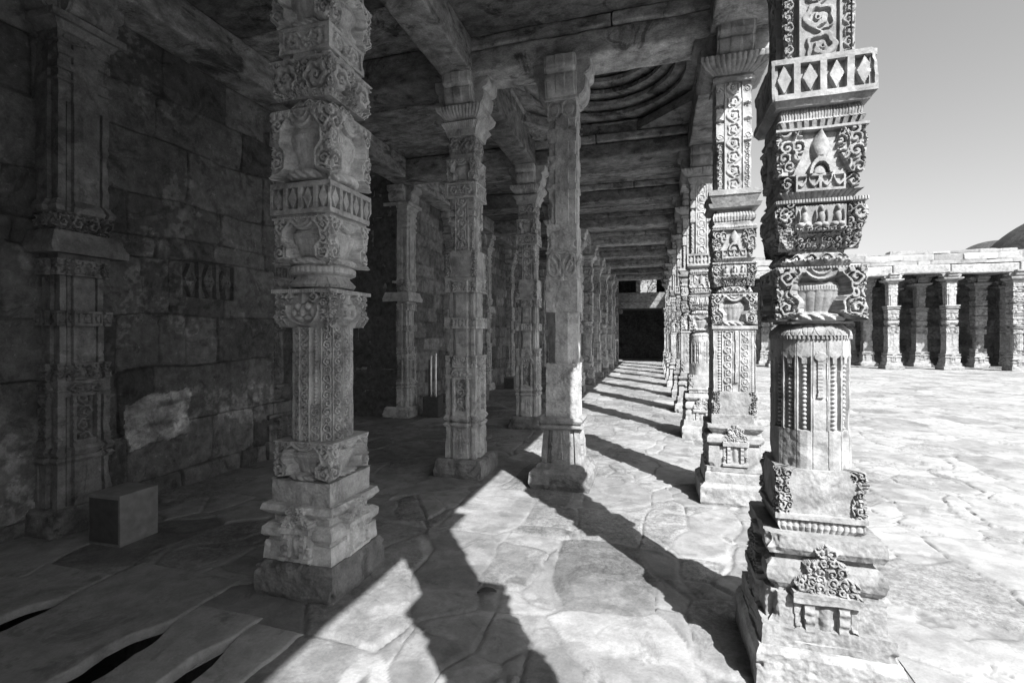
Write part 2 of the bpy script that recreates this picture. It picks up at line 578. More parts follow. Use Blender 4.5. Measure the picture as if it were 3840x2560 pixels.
def f_ratha_sc(S, Z, w, H):
    k = f_ratha(S, Z, w, H)
    t = Z / H
    g = scrollfield((S + 1) * w, Z, .3 * w, 23)
    return k - .10 * (1 - g) * (t > .14) * (t < .86)

def f_ratha_dia(S, Z, w, H):
    k = f_ratha(S, Z, w, H)
    d = f_diamond(S, Z, w, H, 5)
    return k - .5 * (1 - d)

def f_nicheshaft(S, Z, w, H):
    """recessed side panels with a framed niche on the middle"""
    t = Z / H; ax = np.abs(S)
    k = f_ratha(S, Z, w, H)
    nic = (ax < .34) & (t > .10) & (t < .74)
    k = np.where(nic, .80 + .13 * vine(S * w, Z, .30 * w, H), k)
    k = np.where((np.abs(ax - .42) < .07) & (t < .78), 1.03 + .02 * np.cos(Z * 120), k)
    cr = (t > .74) & (t < .98)
    g = spiral(ax, (t - .74) / .24, .3, .5, .36, 1, 1.6, 5)
    k = np.where(cr, np.maximum(k * .95, .92 + .12 * g), k)
    k = np.where((np.abs(((t * 4.2) % 1) - .5) < .05) & (ax > .5), k + .025, k)
    return k

def f_leafpts(S, Z, w, H):
    t = Z / H; ax = np.abs(S)
    k = f_ratha(S, Z, w, H)
    lf = (ax < .12 * (1 - (t - .15).clip(0, 1) / .8)) & (t > .15)
    k = np.where(lf, 1.04, k)
    half = np.abs(np.hypot(ax / .3 - 1.2, (1 - t) / .55) - .8) < .08
    return np.where(half & (ax < .5), 1.02, k)

def f_rough(S, Z, w, H):
    return np.ones_like(S)

def f_cornerscroll(S, Z, w, H):
    """plain broken block with foliage left at the corners"""
    t = Z / H; ax = np.abs(S); r = H / w
    fol = scrollfield((ax + np.where(S > 0, 1.3, 0)) * w, t * H, .20 * w, 41)
    k = np.where(ax > .66 + .04 * np.cos(t * 9), .84 + .18 * fol, .93)
    k = np.where(t < .10, 1.0, k)
    return k

def f_flare(S, Z, w, H):
    return 1 + .05 * (np.abs(np.cos((S + 1) / 2 * 13 * np.pi)) ** .5 - 1)

def f_flare_s(S, Z, w, H):
    return 1 + .05 * (np.abs(np.cos((S + 1) / 2 * 17 * np.pi)) ** .5 - 1)

def f_emblem(S, Z, w, H):
    t = Z / H; ax = np.abs(S)
    a = np.abs(np.hypot((ax - .48) / .40, (t - .55) / .36) - 1) < .17
    v = np.abs(ax - .9 * np.abs(t - .1)) < .08
    sp = spiral(ax, t * H / w, .5, .55 * H / w, .2, 1, 1.4)
    k = np.where(a | (v & (t < .9)) , 1.0, .93 + .06 * sp)
    k = np.where((t > .93) | (t < .04), 1.0, k)
    return k

# overlay: small shrine front laid over the mouldings of a base
def shrine(zlo, zhi, half, plane, w0):
    def f(Y, S, Z):
        X = S * Y
        t = (Z - zlo) / (zhi - zlo); ax = np.abs(X) / half
        inside = (ax < 1) & (t > 0) & (t < 1)
        body = (t < .52) & (ax < .92)
        ped = (t >= .52) & (ax < 1.05 - (t - .52) / .48 * .95 + .12 * np.cos(t * 40))
        y = np.full_like(Y, -1.0)
        y = np.where(body, plane - .022, y)
        colm = (np.abs(ax - .50) < .15) & (t < .50) & (t > .04)
        y = np.where(colm, plane + .004 * np.cos(t * 70), y)
        sidef = body & (ax > .72)
        y = np.where(sidef, plane - .018 + .018 * spiral(ax, t * 3 % 1, .82, .5, .16, 1, 1.4, 3), y)
        cen = body & (ax < .30)
        y = np.where(cen, plane - .026 + .02 * np.clip(1 - (ax / .22) ** 2 - ((t - .25) / .2) ** 2, 0, 1), y)
        y = np.where(inside & (((t > .43) & (t < .54)) | (t < .06)), plane + .008, y)
        g = scrollfield(X, Z, half * .30, 51)
        y = np.where(ped & inside, plane - .018 + .024 * g, y)
        return np.maximum(Y, y)
    return f

# ------------------------------------------------------------------ column builder
RADIAL = {f_lotus, f_ringrib, f_rope, f_ringfol, f_vineshaft, f_beadshaft}
def ring_part(name, secs, n, dz, seed, mat, parent=None, overlay=None, er=1.0, zoff=(0, 0, 0), back=None):
    S = np.linspace(-1, 1, n + 1)
    rows_z = []; rows_y = []; rows_x = []; rough = []
    for sx in secs:
        z0, z1, prof = sx[0], sx[1], sx[2]
        fn = sx[3] if len(sx) > 3 else f_plain
        rg = sx[4] if len(sx) > 4 else 1.0
        H = z1 - z0
        if not isinstance(prof, (list, tuple)):
            prof = [(0, prof), (1, prof)]
        tt = set(np.linspace(0, 1, max(2, int(math.ceil(H / dz)) + 1)).tolist())
        for p in prof: tt.add(p[0])
        tt = np.array(sorted(tt))
        W = np.interp(tt, [p[0] for p in prof], [p[1] for p in prof])
        wm = max(p[1] for p in prof)
        SS, ZZ = np.meshgrid(S, tt * H)
        K = fn(SS + .010 * er * fbm(SS * 3, ZZ * 9, ZZ * 0 + seed, 1.0, 2, seed), ZZ, wm, H)
        if isinstance(K, tuple): K, rad_ = K
        else: rad_ = np.full(K.shape, (fn in RADIAL) or fn.__name__ == '<lambda>')
        K = K.copy(); ke = .5 * (K[:, 0] + K[:, -1]); K[:, 0] = ke; K[:, -1] = ke
        g_ = sst(.90, 1.0, np.abs(SS))
        KX = np.where(rad_, K, 1 + (ke[:, None] - 1) * g_)
        rows_x.append(SS * KX * W[:, None])
        rows_y.append(K * W[:, None]); rows_z.append(z0 + tt * H); rough.append(np.full(len(tt), rg))
    XX = np.concatenate(rows_x); Y = np.concatenate(rows_y); Zr = np.concatenate(rows_z); Rg = np.concatenate(rough)
    ZZ = np.repeat(Zr[:, None], n + 1, 1); SS = np.repeat(S[None, :], len(Zr), 0)
    if overlay is not None:
        Y = overlay(Y, np.clip(XX / np.maximum(Y, .01), -1, 1), ZZ)
        Y[:, 0] = Y[:, -1] = .5 * (Y[:, 0] + Y[:, -1])
    px = []; py = []
    for f in range(4):
        a = f * math.pi / 2
        x = XX[:, :-1]; y = -Y[:, :-1]
        px.append(x * math.cos(a) - y * math.sin(a)); py.append(x * math.sin(a) + y * math.cos(a))
    PX = np.concatenate(px, 1); PY = np.concatenate(py, 1)
    PZ = np.repeat(Zr[:, None], 4 * n, 1)
    sa = np.tile(np.abs(S[:-1]), 4)[None, :]
    ox = seed * 3.17; RG = Rg[:, None]
    e = .0035 * fbm(PX + ox, PY, PZ, 11, 3, seed) * RG + .0022 * fbm(PX + ox, PY, PZ, 55, 2, seed + 5) * np.minimum(RG, 2)
    chip = np.clip(fbm(PX + ox, PY, PZ, 9, 3, seed + 9) - .12, 0, 1) * .055 * sst(.72, 1.0, sa) * np.minimum(RG, 2.5)
    wear = np.clip(fbm(PX, PY + ox, PZ, 5, 2, seed + 3) - .3, 0, 1) * .03
    d = (e - chip - wear) * er
    rad = np.hypot(PX, PY)
    q = (rad + d) / rad
    PX = PX * q; PY = PY * q
    PZ = PZ + .004 * er * fbm(PX + ox, PY, PZ, 7, 2, seed + 21) * RG
    PZ[0, :] = Zr[0]; PZ[-1, :] = Zr[-1]
    m, c = PX.shape
    V = np.stack([PX, PY, PZ], -1).reshape(-1, 3)
    ii = np.arange(m - 1)[:, None] * c; jj = np.arange(c)[None, :]; j2 = (jj + 1) % c
    q = np.stack([ii + jj, ii + j2, ii + c + j2, ii + c + jj], -1).reshape(-1, 4)
    V = np.concatenate([V, [[0, 0, Zr[0]], [0, 0, Zr[-1]]]])
    b = m * c
    j = np.arange(c); j2 = (j + 1) % c
    t1 = np.stack([j2, j, np.full(c, b)], -1)
    o = (m - 1) * c
    t2 = np.stack([o + j, o + j2, np.full(c, b + 1)], -1)
    me = mesh_from(name, V, q, np.concatenate([t1, t2]))
    return link(name, me, mat, parent)

def prism_verts(prof, wid, axis, cx=0.0):
    """prof list of (r, z) outline; extruded across wid; axis 0 -> arms along x"""
    n = len(prof)
    V = []
    for s in (-1, 1):
        for (r, z) in prof:
            V.append((r, s * wid, z) if axis == 0 else (s * wid, r, z))
    return V

def bracket_mesh(name, z0, z1, w, L=.36, arms=((1, 0), (-1, 0), (0, 1), (0, -1)), seed=0, armw=.165, step=.012):
    H = z1 - z0
    q_ = H / .33
    r0 = w + .035
    half = [(w * .9, 0), (r0, .0), (r0, .02 * q_)]
    for i in range(1, 9):
        a_ = math.pi / 2 * i / 8
        half.append((r0 + (L * .86 - r0) * math.sin(a_), .02 * q_ + .13 * q_ * (1 - math.cos(a_))))
    half += [(L * .86, .175 * q_), (L * .80, .18 * q_), (L * .80, .20 * q_), (L * .96, .225 * q_), (L, .25 * q_), (L, H)]
    # resample
    pts = [half[0]]
    for a, b in zip(half[:-1], half[1:]):
        n = max(1, int(math.hypot(b[0] - a[0], b[1] - a[1]) / step))
        for i in range(1, n + 1):
            pts.append((a[0] + (b[0] - a[0]) * i / n, a[1] + (b[1] - a[1]) * i / n))
    Vs = []; Q = []; T = []
    off = 0
    nw = max(3, int(2 * armw / step))
    for ai, (dx, dy) in enumerate(arms):
        zz = 0.0015 * (1 if dx else 0)
        P = np.array(pts)
        t = np.linspace(-1, 1, nw + 1)
        r = np.repeat(P[:, 0][:, None], nw + 1, 1); z = np.repeat(P[:, 1][:, None], nw + 1, 1) + z0
        lat = np.repeat((t * armw)[None, :], len(P), 0)
        # centre band slightly raised, edges chamfered
        z = z + np.where(np.abs(t) > .86, .006, 0)[None, :] * (z < z1 - .01)
        r = r + np.where(np.abs(t) < .3, .008, 0)[None, :] * (P[:, 0][:, None] > w + .04)
        r = r - np.where(np.abs(t) > .9, .010, 0)[None, :] * (P[:, 0][:, None] > w + .04)
        nn = fbm(r + seed, lat, z + ai * 5, 12, 3, seed) * .006
        r = r + nn
        X = r * dx - lat * dy; Y = r * dy + lat * dx
        X = X if dx or dy else X
        V = np.stack([X, Y, z + zz], -1).reshape(-1, 3)
        m = len(P); c = nw + 1
        ii = np.arange(m - 1)[:, None] * c + off; jj = np.arange(c - 1)[None, :]
        Q.append(np.stack([ii + jj, ii + jj + c, ii + jj + c + 1, ii + jj + 1], -1).reshape(-1, 4))
        Vs.append(V)
        # side walls: fan of quads down to inner line
        for side in (0, nw):
            ids = off + np.arange(m) * c + side
            inner = V[(np.arange(m) * c + side)].copy()
            sgn = -1 if side == 0 else 1
            rin = 0.05
            inner[:, 0] = rin * dx - sgn * armw * dy * .985; inner[:, 1] = rin * dy + sgn * armw * dx * .985
            base = off + m * c + (0 if side == 0 else m)
            Vs.append(inner)
            k = np.arange(m - 1)
            q = np.stack([ids[k], ids[k + 1], base + k + 1, base + k], -1)
            if side == nw: q = q[:, ::-1]
            Q.append(q[:, ::-1])
        # top
        top = off + (m - 1) * c
        tb = off + m * c
        T.append(np.array([[top, top + nw, tb + m - 1], [top + nw, tb + 2 * m - 1, tb + m - 1]]))
        off += m * c + 2 * m
    # core
    cw = w * .98
    core = [(sx * cw, sy * cw, z) for z in (z0 - .002, z1 - .001) for (sx, sy) in ((-1, -1), (1, -1), (1, 1), (-1, 1))]
    Vs.append(np.array(core))
    o = off
    Q.append(np.array([[o, o + 1, o + 5, o + 4], [o + 1, o + 2, o + 6, o + 5], [o + 2, o + 3, o + 7, o + 6], [o + 3, o, o + 4, o + 7], [o + 4, o + 5, o + 6, o + 7], [o + 3, o + 2, o + 1, o]]))
    return mesh_from(name, np.concatenate(Vs), np.concatenate(Q), np.concatenate(T), sharp=30)

# pillar kinds: list of (part, material slot, sections, overlay)
def kind_E(rel=1.0):
    sh = shrine(.205, .67, .135, .258, 0)
    return [
        ("plinth", [(-.02, .20, [(0, .288), (.85, .29), (1, .275)], f_rough, 3.5)], None),
        ("base", [(.198, .29, [(0, .265), (1, .258)], f_plain, 2.5), (.29, .43, [(0, .235), (1, .232)], f_plain, 2), (.43, .45, [(0, .21), (1, .21)]),
                  (.45, .57, [(0, .215), (.2, .232), (.5, .238), (.8, .232), (1, .21)], f_plain, 1.6), (.57, .60, .195), (.60, .69, [(0, .225), (.35, .24), (1, .236)], f_plain, 2)], sh),
        ("pedestal_block", [(.688, .75, [(0, .165), (.4, .18), (1, .178)], f_ribs14, 1.5), (.75, .98, .192, f_cornerscroll, 1.2)], None),
        ("lower_shaft", [(.978, 1.585, .166, f_beadshaft, .7)], None),
        ("cushion", [(1.583, 1.60, .172, lambda S, Z, w, H: k_round(S) * (1 + .02 * np.sign(np.sin(ang(S) * 60)))), (1.60, 1.657, [(0, .176), (.3, .172), (1, .13)], f_lotus, .5)], None),
        ("vase_block", [(1.655, 1.667, .14, f_plain), (1.667, 1.915, .187, f_pot, .5)], None),
        ("neck_ring", [(1.913, 1.925, .14, lambda S, Z, w, H: k_round(S)), (1.925, 1.985, [(0, .155), (.4, .172), (1, .15)], f_ringfol, .6)], None),
        ("figure_block", [(1.983, 1.998, .12), (1.998, 2.225, .187, f_figures, .5)], None),
        ("tray_band", [(2.223, 2.265, [(0, .135), (.5, .15), (1, .172)], f_ribs14, .6), (2.265, 2.345, .165, f_tray, .6)], None),
        ("bud_block", [(2.343, 2.555, .187, f_bud, .5)], None),
        ("leaf_cornice", [(2.553, 2.59, [(0, .165), (1, .178)], f_dentil, .6), (2.59, 2.655, [(0, .18), (.2, .168), (.6, .172), (1, .165)], f_beadrow, .7)], None),
        ("lattice_band", [(2.653, 2.68, [(0, .19), (1, .207)], f_plain), (2.68, 2.868, .212, f_diamond, 1.0)], None),
        ("upper_shaft", [(2.866, 3.95, .166, f_upper, .6)], None),
        ("capital", [(3.948, 4.03, [(0, .16), (.2, .15), (1, .20)], f_flare_s), (4.03, 4.06, .205), (4.06, 4.18, [(0, .17), (.08, .20), (.3, .26), (.6, .295), (.9, .305), (1, .30)], f_flare)], None),
    ]

def kind_F(rel=1.0):
    sh = shrine(.36, .80, .115, .258, 0)
    return [
        ("plinth", [(-.02, .20, [(0, .30), (.2, .32), (.85, .315), (1, .28)], f_rough, 3.5)], None),
        ("base", [(.198, .31, [(0, .272), (.8, .268), (1, .255)], f_plain, 1.5), (.31, .345, .262), (.345, .54, [(0, .235), (1, .232)]), (.54, .56, .2),
                  (.56, .65, [(0, .23), (.25, .25), (.75, .25), (1, .23)]), (.65, .67, .2), (.67, .75, [(0, .21), (.6, .245), (1, .245)], f_plain, 1.3)], sh),
        ("pedestal_block", [(.748, .82, .205), (.82, 1.06, .205, f_cornerscroll, 1.5)], None),
        ("lower_shaft", [(1.058, 1.66, .188, f_panel_shaft, .7), (1.66, 1.69, .2)], None),
        ("vase_block", [(1.688, 2.0, .205, f_pot, .5)], None),
        ("neck_ring", [(1.998, 2.07, [(0, .165), (.4, .185), (1, .165)], f_ringfol, .6)], None),
        ("figure_block", [(2.068, 2.30, .20, f_figures, .5)], None),
        ("tray_band", [(2.298, 2.34, [(0, .15), (1, .19)], f_ribs14, .6), (2.34, 2.42, .175, f_tray, .6)], None),
        ("bud_block", [(2.418, 2.62, .20, f_bud, .5)], None),
        ("moulded_neck", [(2.618, 2.66, [(0, .19), (.5, .2), (1, .19)], f_beadrow), (2.66, 2.70, .175), (2.70, 2.78, [(0, .185), (.5, .195), (1, .185)], f_ribs14), (2.78, 2.81, .16)], None),
        ("abacus", [(2.808, 2.86, [(0, .16), (.3, .22), (1, .235)]), (2.86, 2.94, [(0, .19), (1, .225)]), (2.94, 2.99, .232)], None),
        ("upper_shaft", [(2.988, 4.04, .165, f_upper, .6)], None),
        ("capital", [(4.038, 4.075, .19), (4.075, 4.10, .17), (4.10, 4.24, [(0, .19), (.08, .21), (.3, .27), (.6, .305), (.9, .315), (1, .31)], f_flare)], None),
    ]

def kind_A(rel=1.0):
    sh = shrine(.235, .62, .115, .275, 0)
    return [
        ("plinth", [(-.02, .22, [(0, .27), (.25, .285), (.85, .28), (1, .262)], f_rough, 3.0)], None),
        ("base", [(.218, .33, [(0, .248), (1, .240)], f_plain, 1.8), (.33, .35, .225), (.35, .44, [(0, .235), (.25, .255), (.75, .255), (1, .225)], f_plain, 1.5),
                  (.44, .49, .20), (.49, .56, [(0, .225), (.5, .262), (1, .25)], f_plain, 1.8)], sh),
        ("pedestal_block", [(.558, .70, .212, f_plain, 1.6), (.70, .94, .216, f_pot, .7)], None),
        ("lower_shaft", [(.938, 1.65, [(0, .186), (1, .182)], f_vineshaft, .6)], None),
        ("mask_block", [(1.648, 1.885, .213, f_mask, .6)], None),
        ("neck_ring", [(1.883, 1.90, .15, lambda S, Z, w, H: k_round(S)), (1.90, 1.965, [(0, .19), (.35, .205), (1, .165)], f_lotus, .5),
                       (1.965, 1.98, .165, lambda S, Z, w, H: k_round(S)), (1.98, 2.045, [(0, .175), (.2, .2), (.7, .2), (1, .17)], f_ringrib, .5)], None),
        ("vase_block", [(2.043, 2.33, .214, f_pot, .5), (2.33, 2.35, .2, f_beadrow)], None),
        ("lattice_band", [(2.348, 2.54, .220, f_diamond, .9)], None),
        ("upper_vase_block", [(2.538, 2.57, [(0, .19), (1, .16)], f_lotus), (2.57, 2.99, .226, f_pot, .5)], None),
        ("upper_ring", [(2.988, 3.07, [(0, .17), (.4, .195), (1, .17)], f_ringfol, .5)], None),
        ("scroll_block", [(3.068, 3.30, [(0, .19), (.15, .226), (1, .226)], f_scroll, .6)], None),
        ("stepped_block", [(3.298, 3.36, [(0, .19), (1, .18)], f_ratha), (3.36, 3.52, .186, f_frame, .7)], None),
        ("upper_block", [(3.518, 3.80, [(0, .19), (.2, .228), (1, .228)], f_pot, .6), (3.80, 3.95, .19, f_frame)], None),
        ("capital", [(3.948, 4.03, [(0, .18), (1, .24)], f_flare_s), (4.03, 4.20, [(0, .19), (.08, .21), (.3, .27), (.6, .305), (.9, .315), (1, .31)], f_flare)], None),
    ]

def kind_B(rel=1.0):
    return [
        ("plinth", [(-.02, .21, [(0, .275), (.3, .29), (.85, .28), (1, .25)], f_rough, 3.0)], None),
        ("base", [(.208, .56, [(0, .222), (1, .212)], f_leafpts, 1.2), (.56, .61, [(0, .225), (.5, .242), (1, .225)], f_ratha), (.61, .63, .2, f_ratha),
                  (.63, .69, [(0, .225), (.5, .24), (1, .22)], f_ratha)], None),
        ("niche_block", [(.688, 1.24, .212, f_nicheshaft, .9)], None),
        ("carved_band", [(1.238, 1.37, .222, f_ratha_sc, .9)], None),
        ("lower_shaft", [(1.368, 1.68, .178, f_ratha, .8)], None),
        ("lattice_band", [(1.678, 1.80, .225, f_ratha_dia, .9)], None),
        ("middle_shaft", [(1.798, 2.09, .174, f_ratha, .8)], None),
        ("leaf_band", [(2.088, 2.22, .225, f_ratha_sc, .9)], None),
        ("scroll_block", [(2.218, 2.56, .210, f_cornerscroll, 1.2)], None),
        ("upper_shaft", [(2.558, 3.16, .170, f_upper, 1.0)], None),
        ("upper_band", [(3.158, 3.33, .206, f_frame, .9)], None),
        ("vase_block", [(3.328, 3.60, .200, f_pot, .6)], None),
        ("frieze", [(3.598, 3.66, .165, f_beadrow), (3.66, 3.87, .175, f_scroll, .8)], None),
        ("capital", [(3.868, 3.93, [(0, .19), (1, .20)]), (3.93, 4.0, [(0, .2), (1, .255)], f_flare_s), (4.0, 4.03, .18), (4.03, 4.17, [(0, .2), (.08, .22), (.3, .255), (.6, .285), (.9, .297), (1, .295)], f_flare)], None),
    ]

def kind_C(rel=1.0):
    return [
        ("plinth", [(-.02, .20, [(0, .30), (.3, .325), (.8, .32), (1, .28)], f_plain, 2.5), (.20, .25, [(0, .265), (1, .24)])], None),
        ("base", [(.248, .60, [(0, .232), (1, .208)], f_leafpts, .9), (.60, .65, [(0, .205), (.5, .235), (1, .22)]), (.65, .67, .2), (.67, .73, [(0, .215), (.5, .225), (1, .2)])], None),
        ("lower_shaft", [(.728, 1.30, .168, f_rough, 2.4), (1.30, 1.85, .163, lambda S, Z, w, H: np.minimum(1, k_poly(S, 8) * 1.0), 1.2), (1.85, 2.18, .168, f_rough, 2.4)], None),
        ("emblem_block", [(2.178, 2.49, .170, f_emblem, 1.0)], None),
        ("upper_shaft", [(2.488, 2.78, .160, f_rough, 2.4), (2.78, 4.10, .156, f_upper2, 1.8)], None),
    ]

def kind_G(rel=1.0):
    b = kind_B()
    keep = [q for q in b if q[0] in ('plinth', 'base', 'niche_block', 'carved_band', 'lower_shaft', 'lattice_band', 'middle_shaft', 'leaf_band')]
    return keep + [
        ("flower_capital", [(2.218, 2.26, .19), (2.26, 2.44, [(0, .285), (.3, .29), (1, .25)], f_plain, 1.5), (2.44, 2.60, [(0, .20), (1, .235)], f_scroll, 1.0), (2.60, 2.70, [(0, .235), (.4, .25), (1, .215)], f_ratha)], None),
        ("upper_shaft", [(2.698, 3.50, .205, f_ratha, 1.2), (3.50, 4.06, .205, f_upper2, 1.2)], None),
        ("capital", [(4.058, 4.12, [(0, .20), (1, .24)]), (4.12, 4.18, .275)], None),
    ]

KINDS_P = {'G': (kind_G, 4.18, .28, .2), 'E': (kind_E, 4.18, .28, .19), 'F': (kind_F, 4.24, .30, .2), 'A': (kind_A, 4.20, .30, .2), 'B': (kind_B, 4.17, .27, .185), 'C': (kind_C, 4.10, .25, .165)}

def make_pillar(kind, n, dz, mat, seed, top=4.502, name="carved_pillar"):
    fn, zb, L, bwid = KINDS_P[kind]
    root = empty(name, (0, 0, 0))
    for i, (pn, secs, ov) in enumerate(fn()):
        if kind == 'B' and pn != 'plinth':
            secs = [(q[0], q[1], [(t_, w_ * .92) for (t_, w_) in q[2]] if isinstance(q[2], list) else q[2] * .92) + tuple(q[3:]) for q in secs]
        ring_part(pn, secs, n, dz, seed + i * 3, M_base if (kind == 'C' and i < 2 and mat is M_mid) or (kind in 'AB' and i == 0 and mat is M_mid) else mat, root, ov)
    me = bracket_mesh("bracket", zb - .002, top, bwid * .92, L + .06, seed=seed, step=max(.012, dz))
    link("bracket", me, mat, root)
    return root

def rough_box(x0, x1, y0, y1, z0, z1, res=.05, amp=.012, rnd=.02, seed=0, freq=3.0, wave=.0):
    c = np.array([(x0 + x1) / 2, (y0 + y1) / 2, (z0 + z1) / 2]); h = np.array([x1 - x0, y1 - y0, z1 - z0]) / 2
    rnd = min(rnd, h.min() * .6)
    def coords(a):
        n = max(2, int(math.ceil(2 * h[a] / res)))
        v = np.linspace(-h[a], h[a], n + 1)
        ex = np.array([rnd * .33, rnd * .8])
        v = np.concatenate([v, -h[a] + ex, h[a] - ex])
        v = np.unique(np.round(v, 5))
        return v
    cs = [coords(a) for a in range(3)]
    Vs = []; Q = []; off = 0
    for a in range(3):
        b, d = (a + 1) % 3, (a + 2) % 3
        for s in (-1, 1):
            U, W = np.meshgrid(cs[b], cs[d], indexing='ij')
            P = np.zeros(U.shape + (3,)); P[..., a] = s * h[a]; P[..., b] = U; P[..., d] = W
            m, n = U.shape
            i = np.arange(m - 1)[:, None] * n + off; j = np.arange(n - 1)[None, :]
            q = np.stack([i + j, i + j + n, i + j + n + 1, i + j + 1], -1).reshape(-1, 4)
            if s < 0: q = q[:, ::-1]
            Q.append(q); Vs.append(P.reshape(-1, 3)); off += m * n
    V = np.concatenate(Vs)
    cl = np.clip(V, -h + rnd, h - rnd)
    v = V - cl; L = np.linalg.norm(v, axis=1, keepdims=True); L[L == 0] = 1
    V = cl + v / L * rnd * (L > 1e-9)
    W = V + c
    for ax in range(3):
        dsp = amp * fbm(W[:, 0] + 31 * ax + seed * 7.3, W[:, 1], W[:, 2], freq, 3, seed + ax) + amp * .35 * fbm(W[:, 0], W[:, 1] + seed, W[:, 2] + 11 * ax, freq * 6, 2, seed + ax + 7)
        V[:, ax] += dsp
    V = V + c
    # weld edges
    key = np.round(V * 20000).astype(np.int64)
    _, idx, inv = np.unique(key, axis=0, return_index=True, return_inverse=True)
    inv = inv.reshape(-1)
    return V[idx], inv[np.concatenate(Q)]

def block(name, b, mat, parent=None, **kw):
    V, Q = rough_box(*b, **kw)
    return link(name, mesh_from(name, V, Q, sharp=50), mat, parent)

# ------------------------------------------------------------------ irregular stone layout
def layout(U, V, usize, vsize, lo, hi, seed, warp=.03, wf=1.2, slant=0.0):
    """courses across V, joints along U; returns edge distance, stone id"""
    r = random.Random(seed)
    u0, u1, v0, v1 = lo[0], hi[0], lo[1], hi[1]
    Z0 = np.zeros_like(U)
    Uw = U + warp * fbm(U, V, Z0 + seed, wf, 3, seed)
    Vw = V + warp * fbm(U, V, Z0 + seed + 50, wf, 3, seed + 1) + slant * U
    vs = [v0 - 1.0]
    while vs[-1] < v1 + 1.0: vs.append(vs[-1] + r.uniform(*vsize))
    vs = np.array(vs)
    ci = np.clip(np.searchsorted(vs, Vw) - 1, 0, len(vs) - 2)
    dv = np.minimum(Vw - vs[ci], vs[ci + 1] - Vw)
    du = np.full(U.shape, 9.0); sid = np.zeros(U.shape, dtype=np.int64); fu = np.zeros(U.shape); 
    for c in range(len(vs) - 1):
        us = [u0 - 1.0 - r.random()]
        while us[-1] < u1 + 1.0: us.append(us[-1] + r.uniform(*usize))
        m = ci == c
        if not m.any(): continue
        us = np.array(us)
        x = Uw[m]
        k = np.clip(np.searchsorted(us, x) - 1, 0, len(us) - 2)
        du[m] = np.minimum(x - us[k], us[k + 1] - x)
        sid[m] = k * 977 + c * 131 + seed
        fu[m] = (x - us[k]) / (us[k + 1] - us[k]) - .5
    ed = -np.log(np.exp(-np.clip(dv, 0, 1) * 40) + np.exp(-np.clip(du, 0, 1) * 40)) / 40
    fv = (Vw - vs[ci]) / (vs[ci + 1] - vs[ci]) - .5
    return ed, sid, fu, fv

def hid(sid, k=0):
    return _h(sid, sid * 0 + k, sid * 0 + 7, 3)

def grid_mesh(name, P, mat, tone=None, grit=None, closed_back=None, sharp=50):
    m, n = P.shape[:2]
    i = np.arange(m - 1)[:, None] * n; j = np.arange(n - 1)[None, :]
    q = np.stack([i + j, i + j + n, i + j + n + 1, i + j + 1], -1).reshape(-1, 4)
    V = P.reshape(-1, 3)
    tn = tone.reshape(-1) if tone is not None else np.ones(m * n)
    gr = grit.reshape(-1) if grit is not None else np.zeros(m * n)
    if closed_back is not None:
        # border ring joined to a back face
        b = np.concatenate([np.arange(n), (np.arange(1, m)) * n + n - 1, (m - 1) * n + np.arange(n - 2, -1, -1), np.arange(m - 2, 0, -1) * n])
        B = V[b] + np.asarray(closed_back)
        # flatten the back
        base = len(V); k = len(b)
        V = np.concatenate([V, B, B.mean(0, keepdims=True)])
        t = np.arange(k); t2 = (t + 1) % k
        q = np.concatenate([q, np.stack([b[t2], b[t], base + t, base + t2], -1)[:, ::-1]])
        tri = np.stack([base + t, base + t2, np.full(k, base + k)], -1)
        tn = np.concatenate([tn, np.ones(k + 1)]); gr = np.concatenate([gr, np.zeros(k + 1)])
    else:
        tri = None
    me = mesh_from(name, V, q, tri, sharp=sharp)
    add_attr(me, "tone", tn); add_attr(me, "grit", gr)
    return link(name, me, mat)

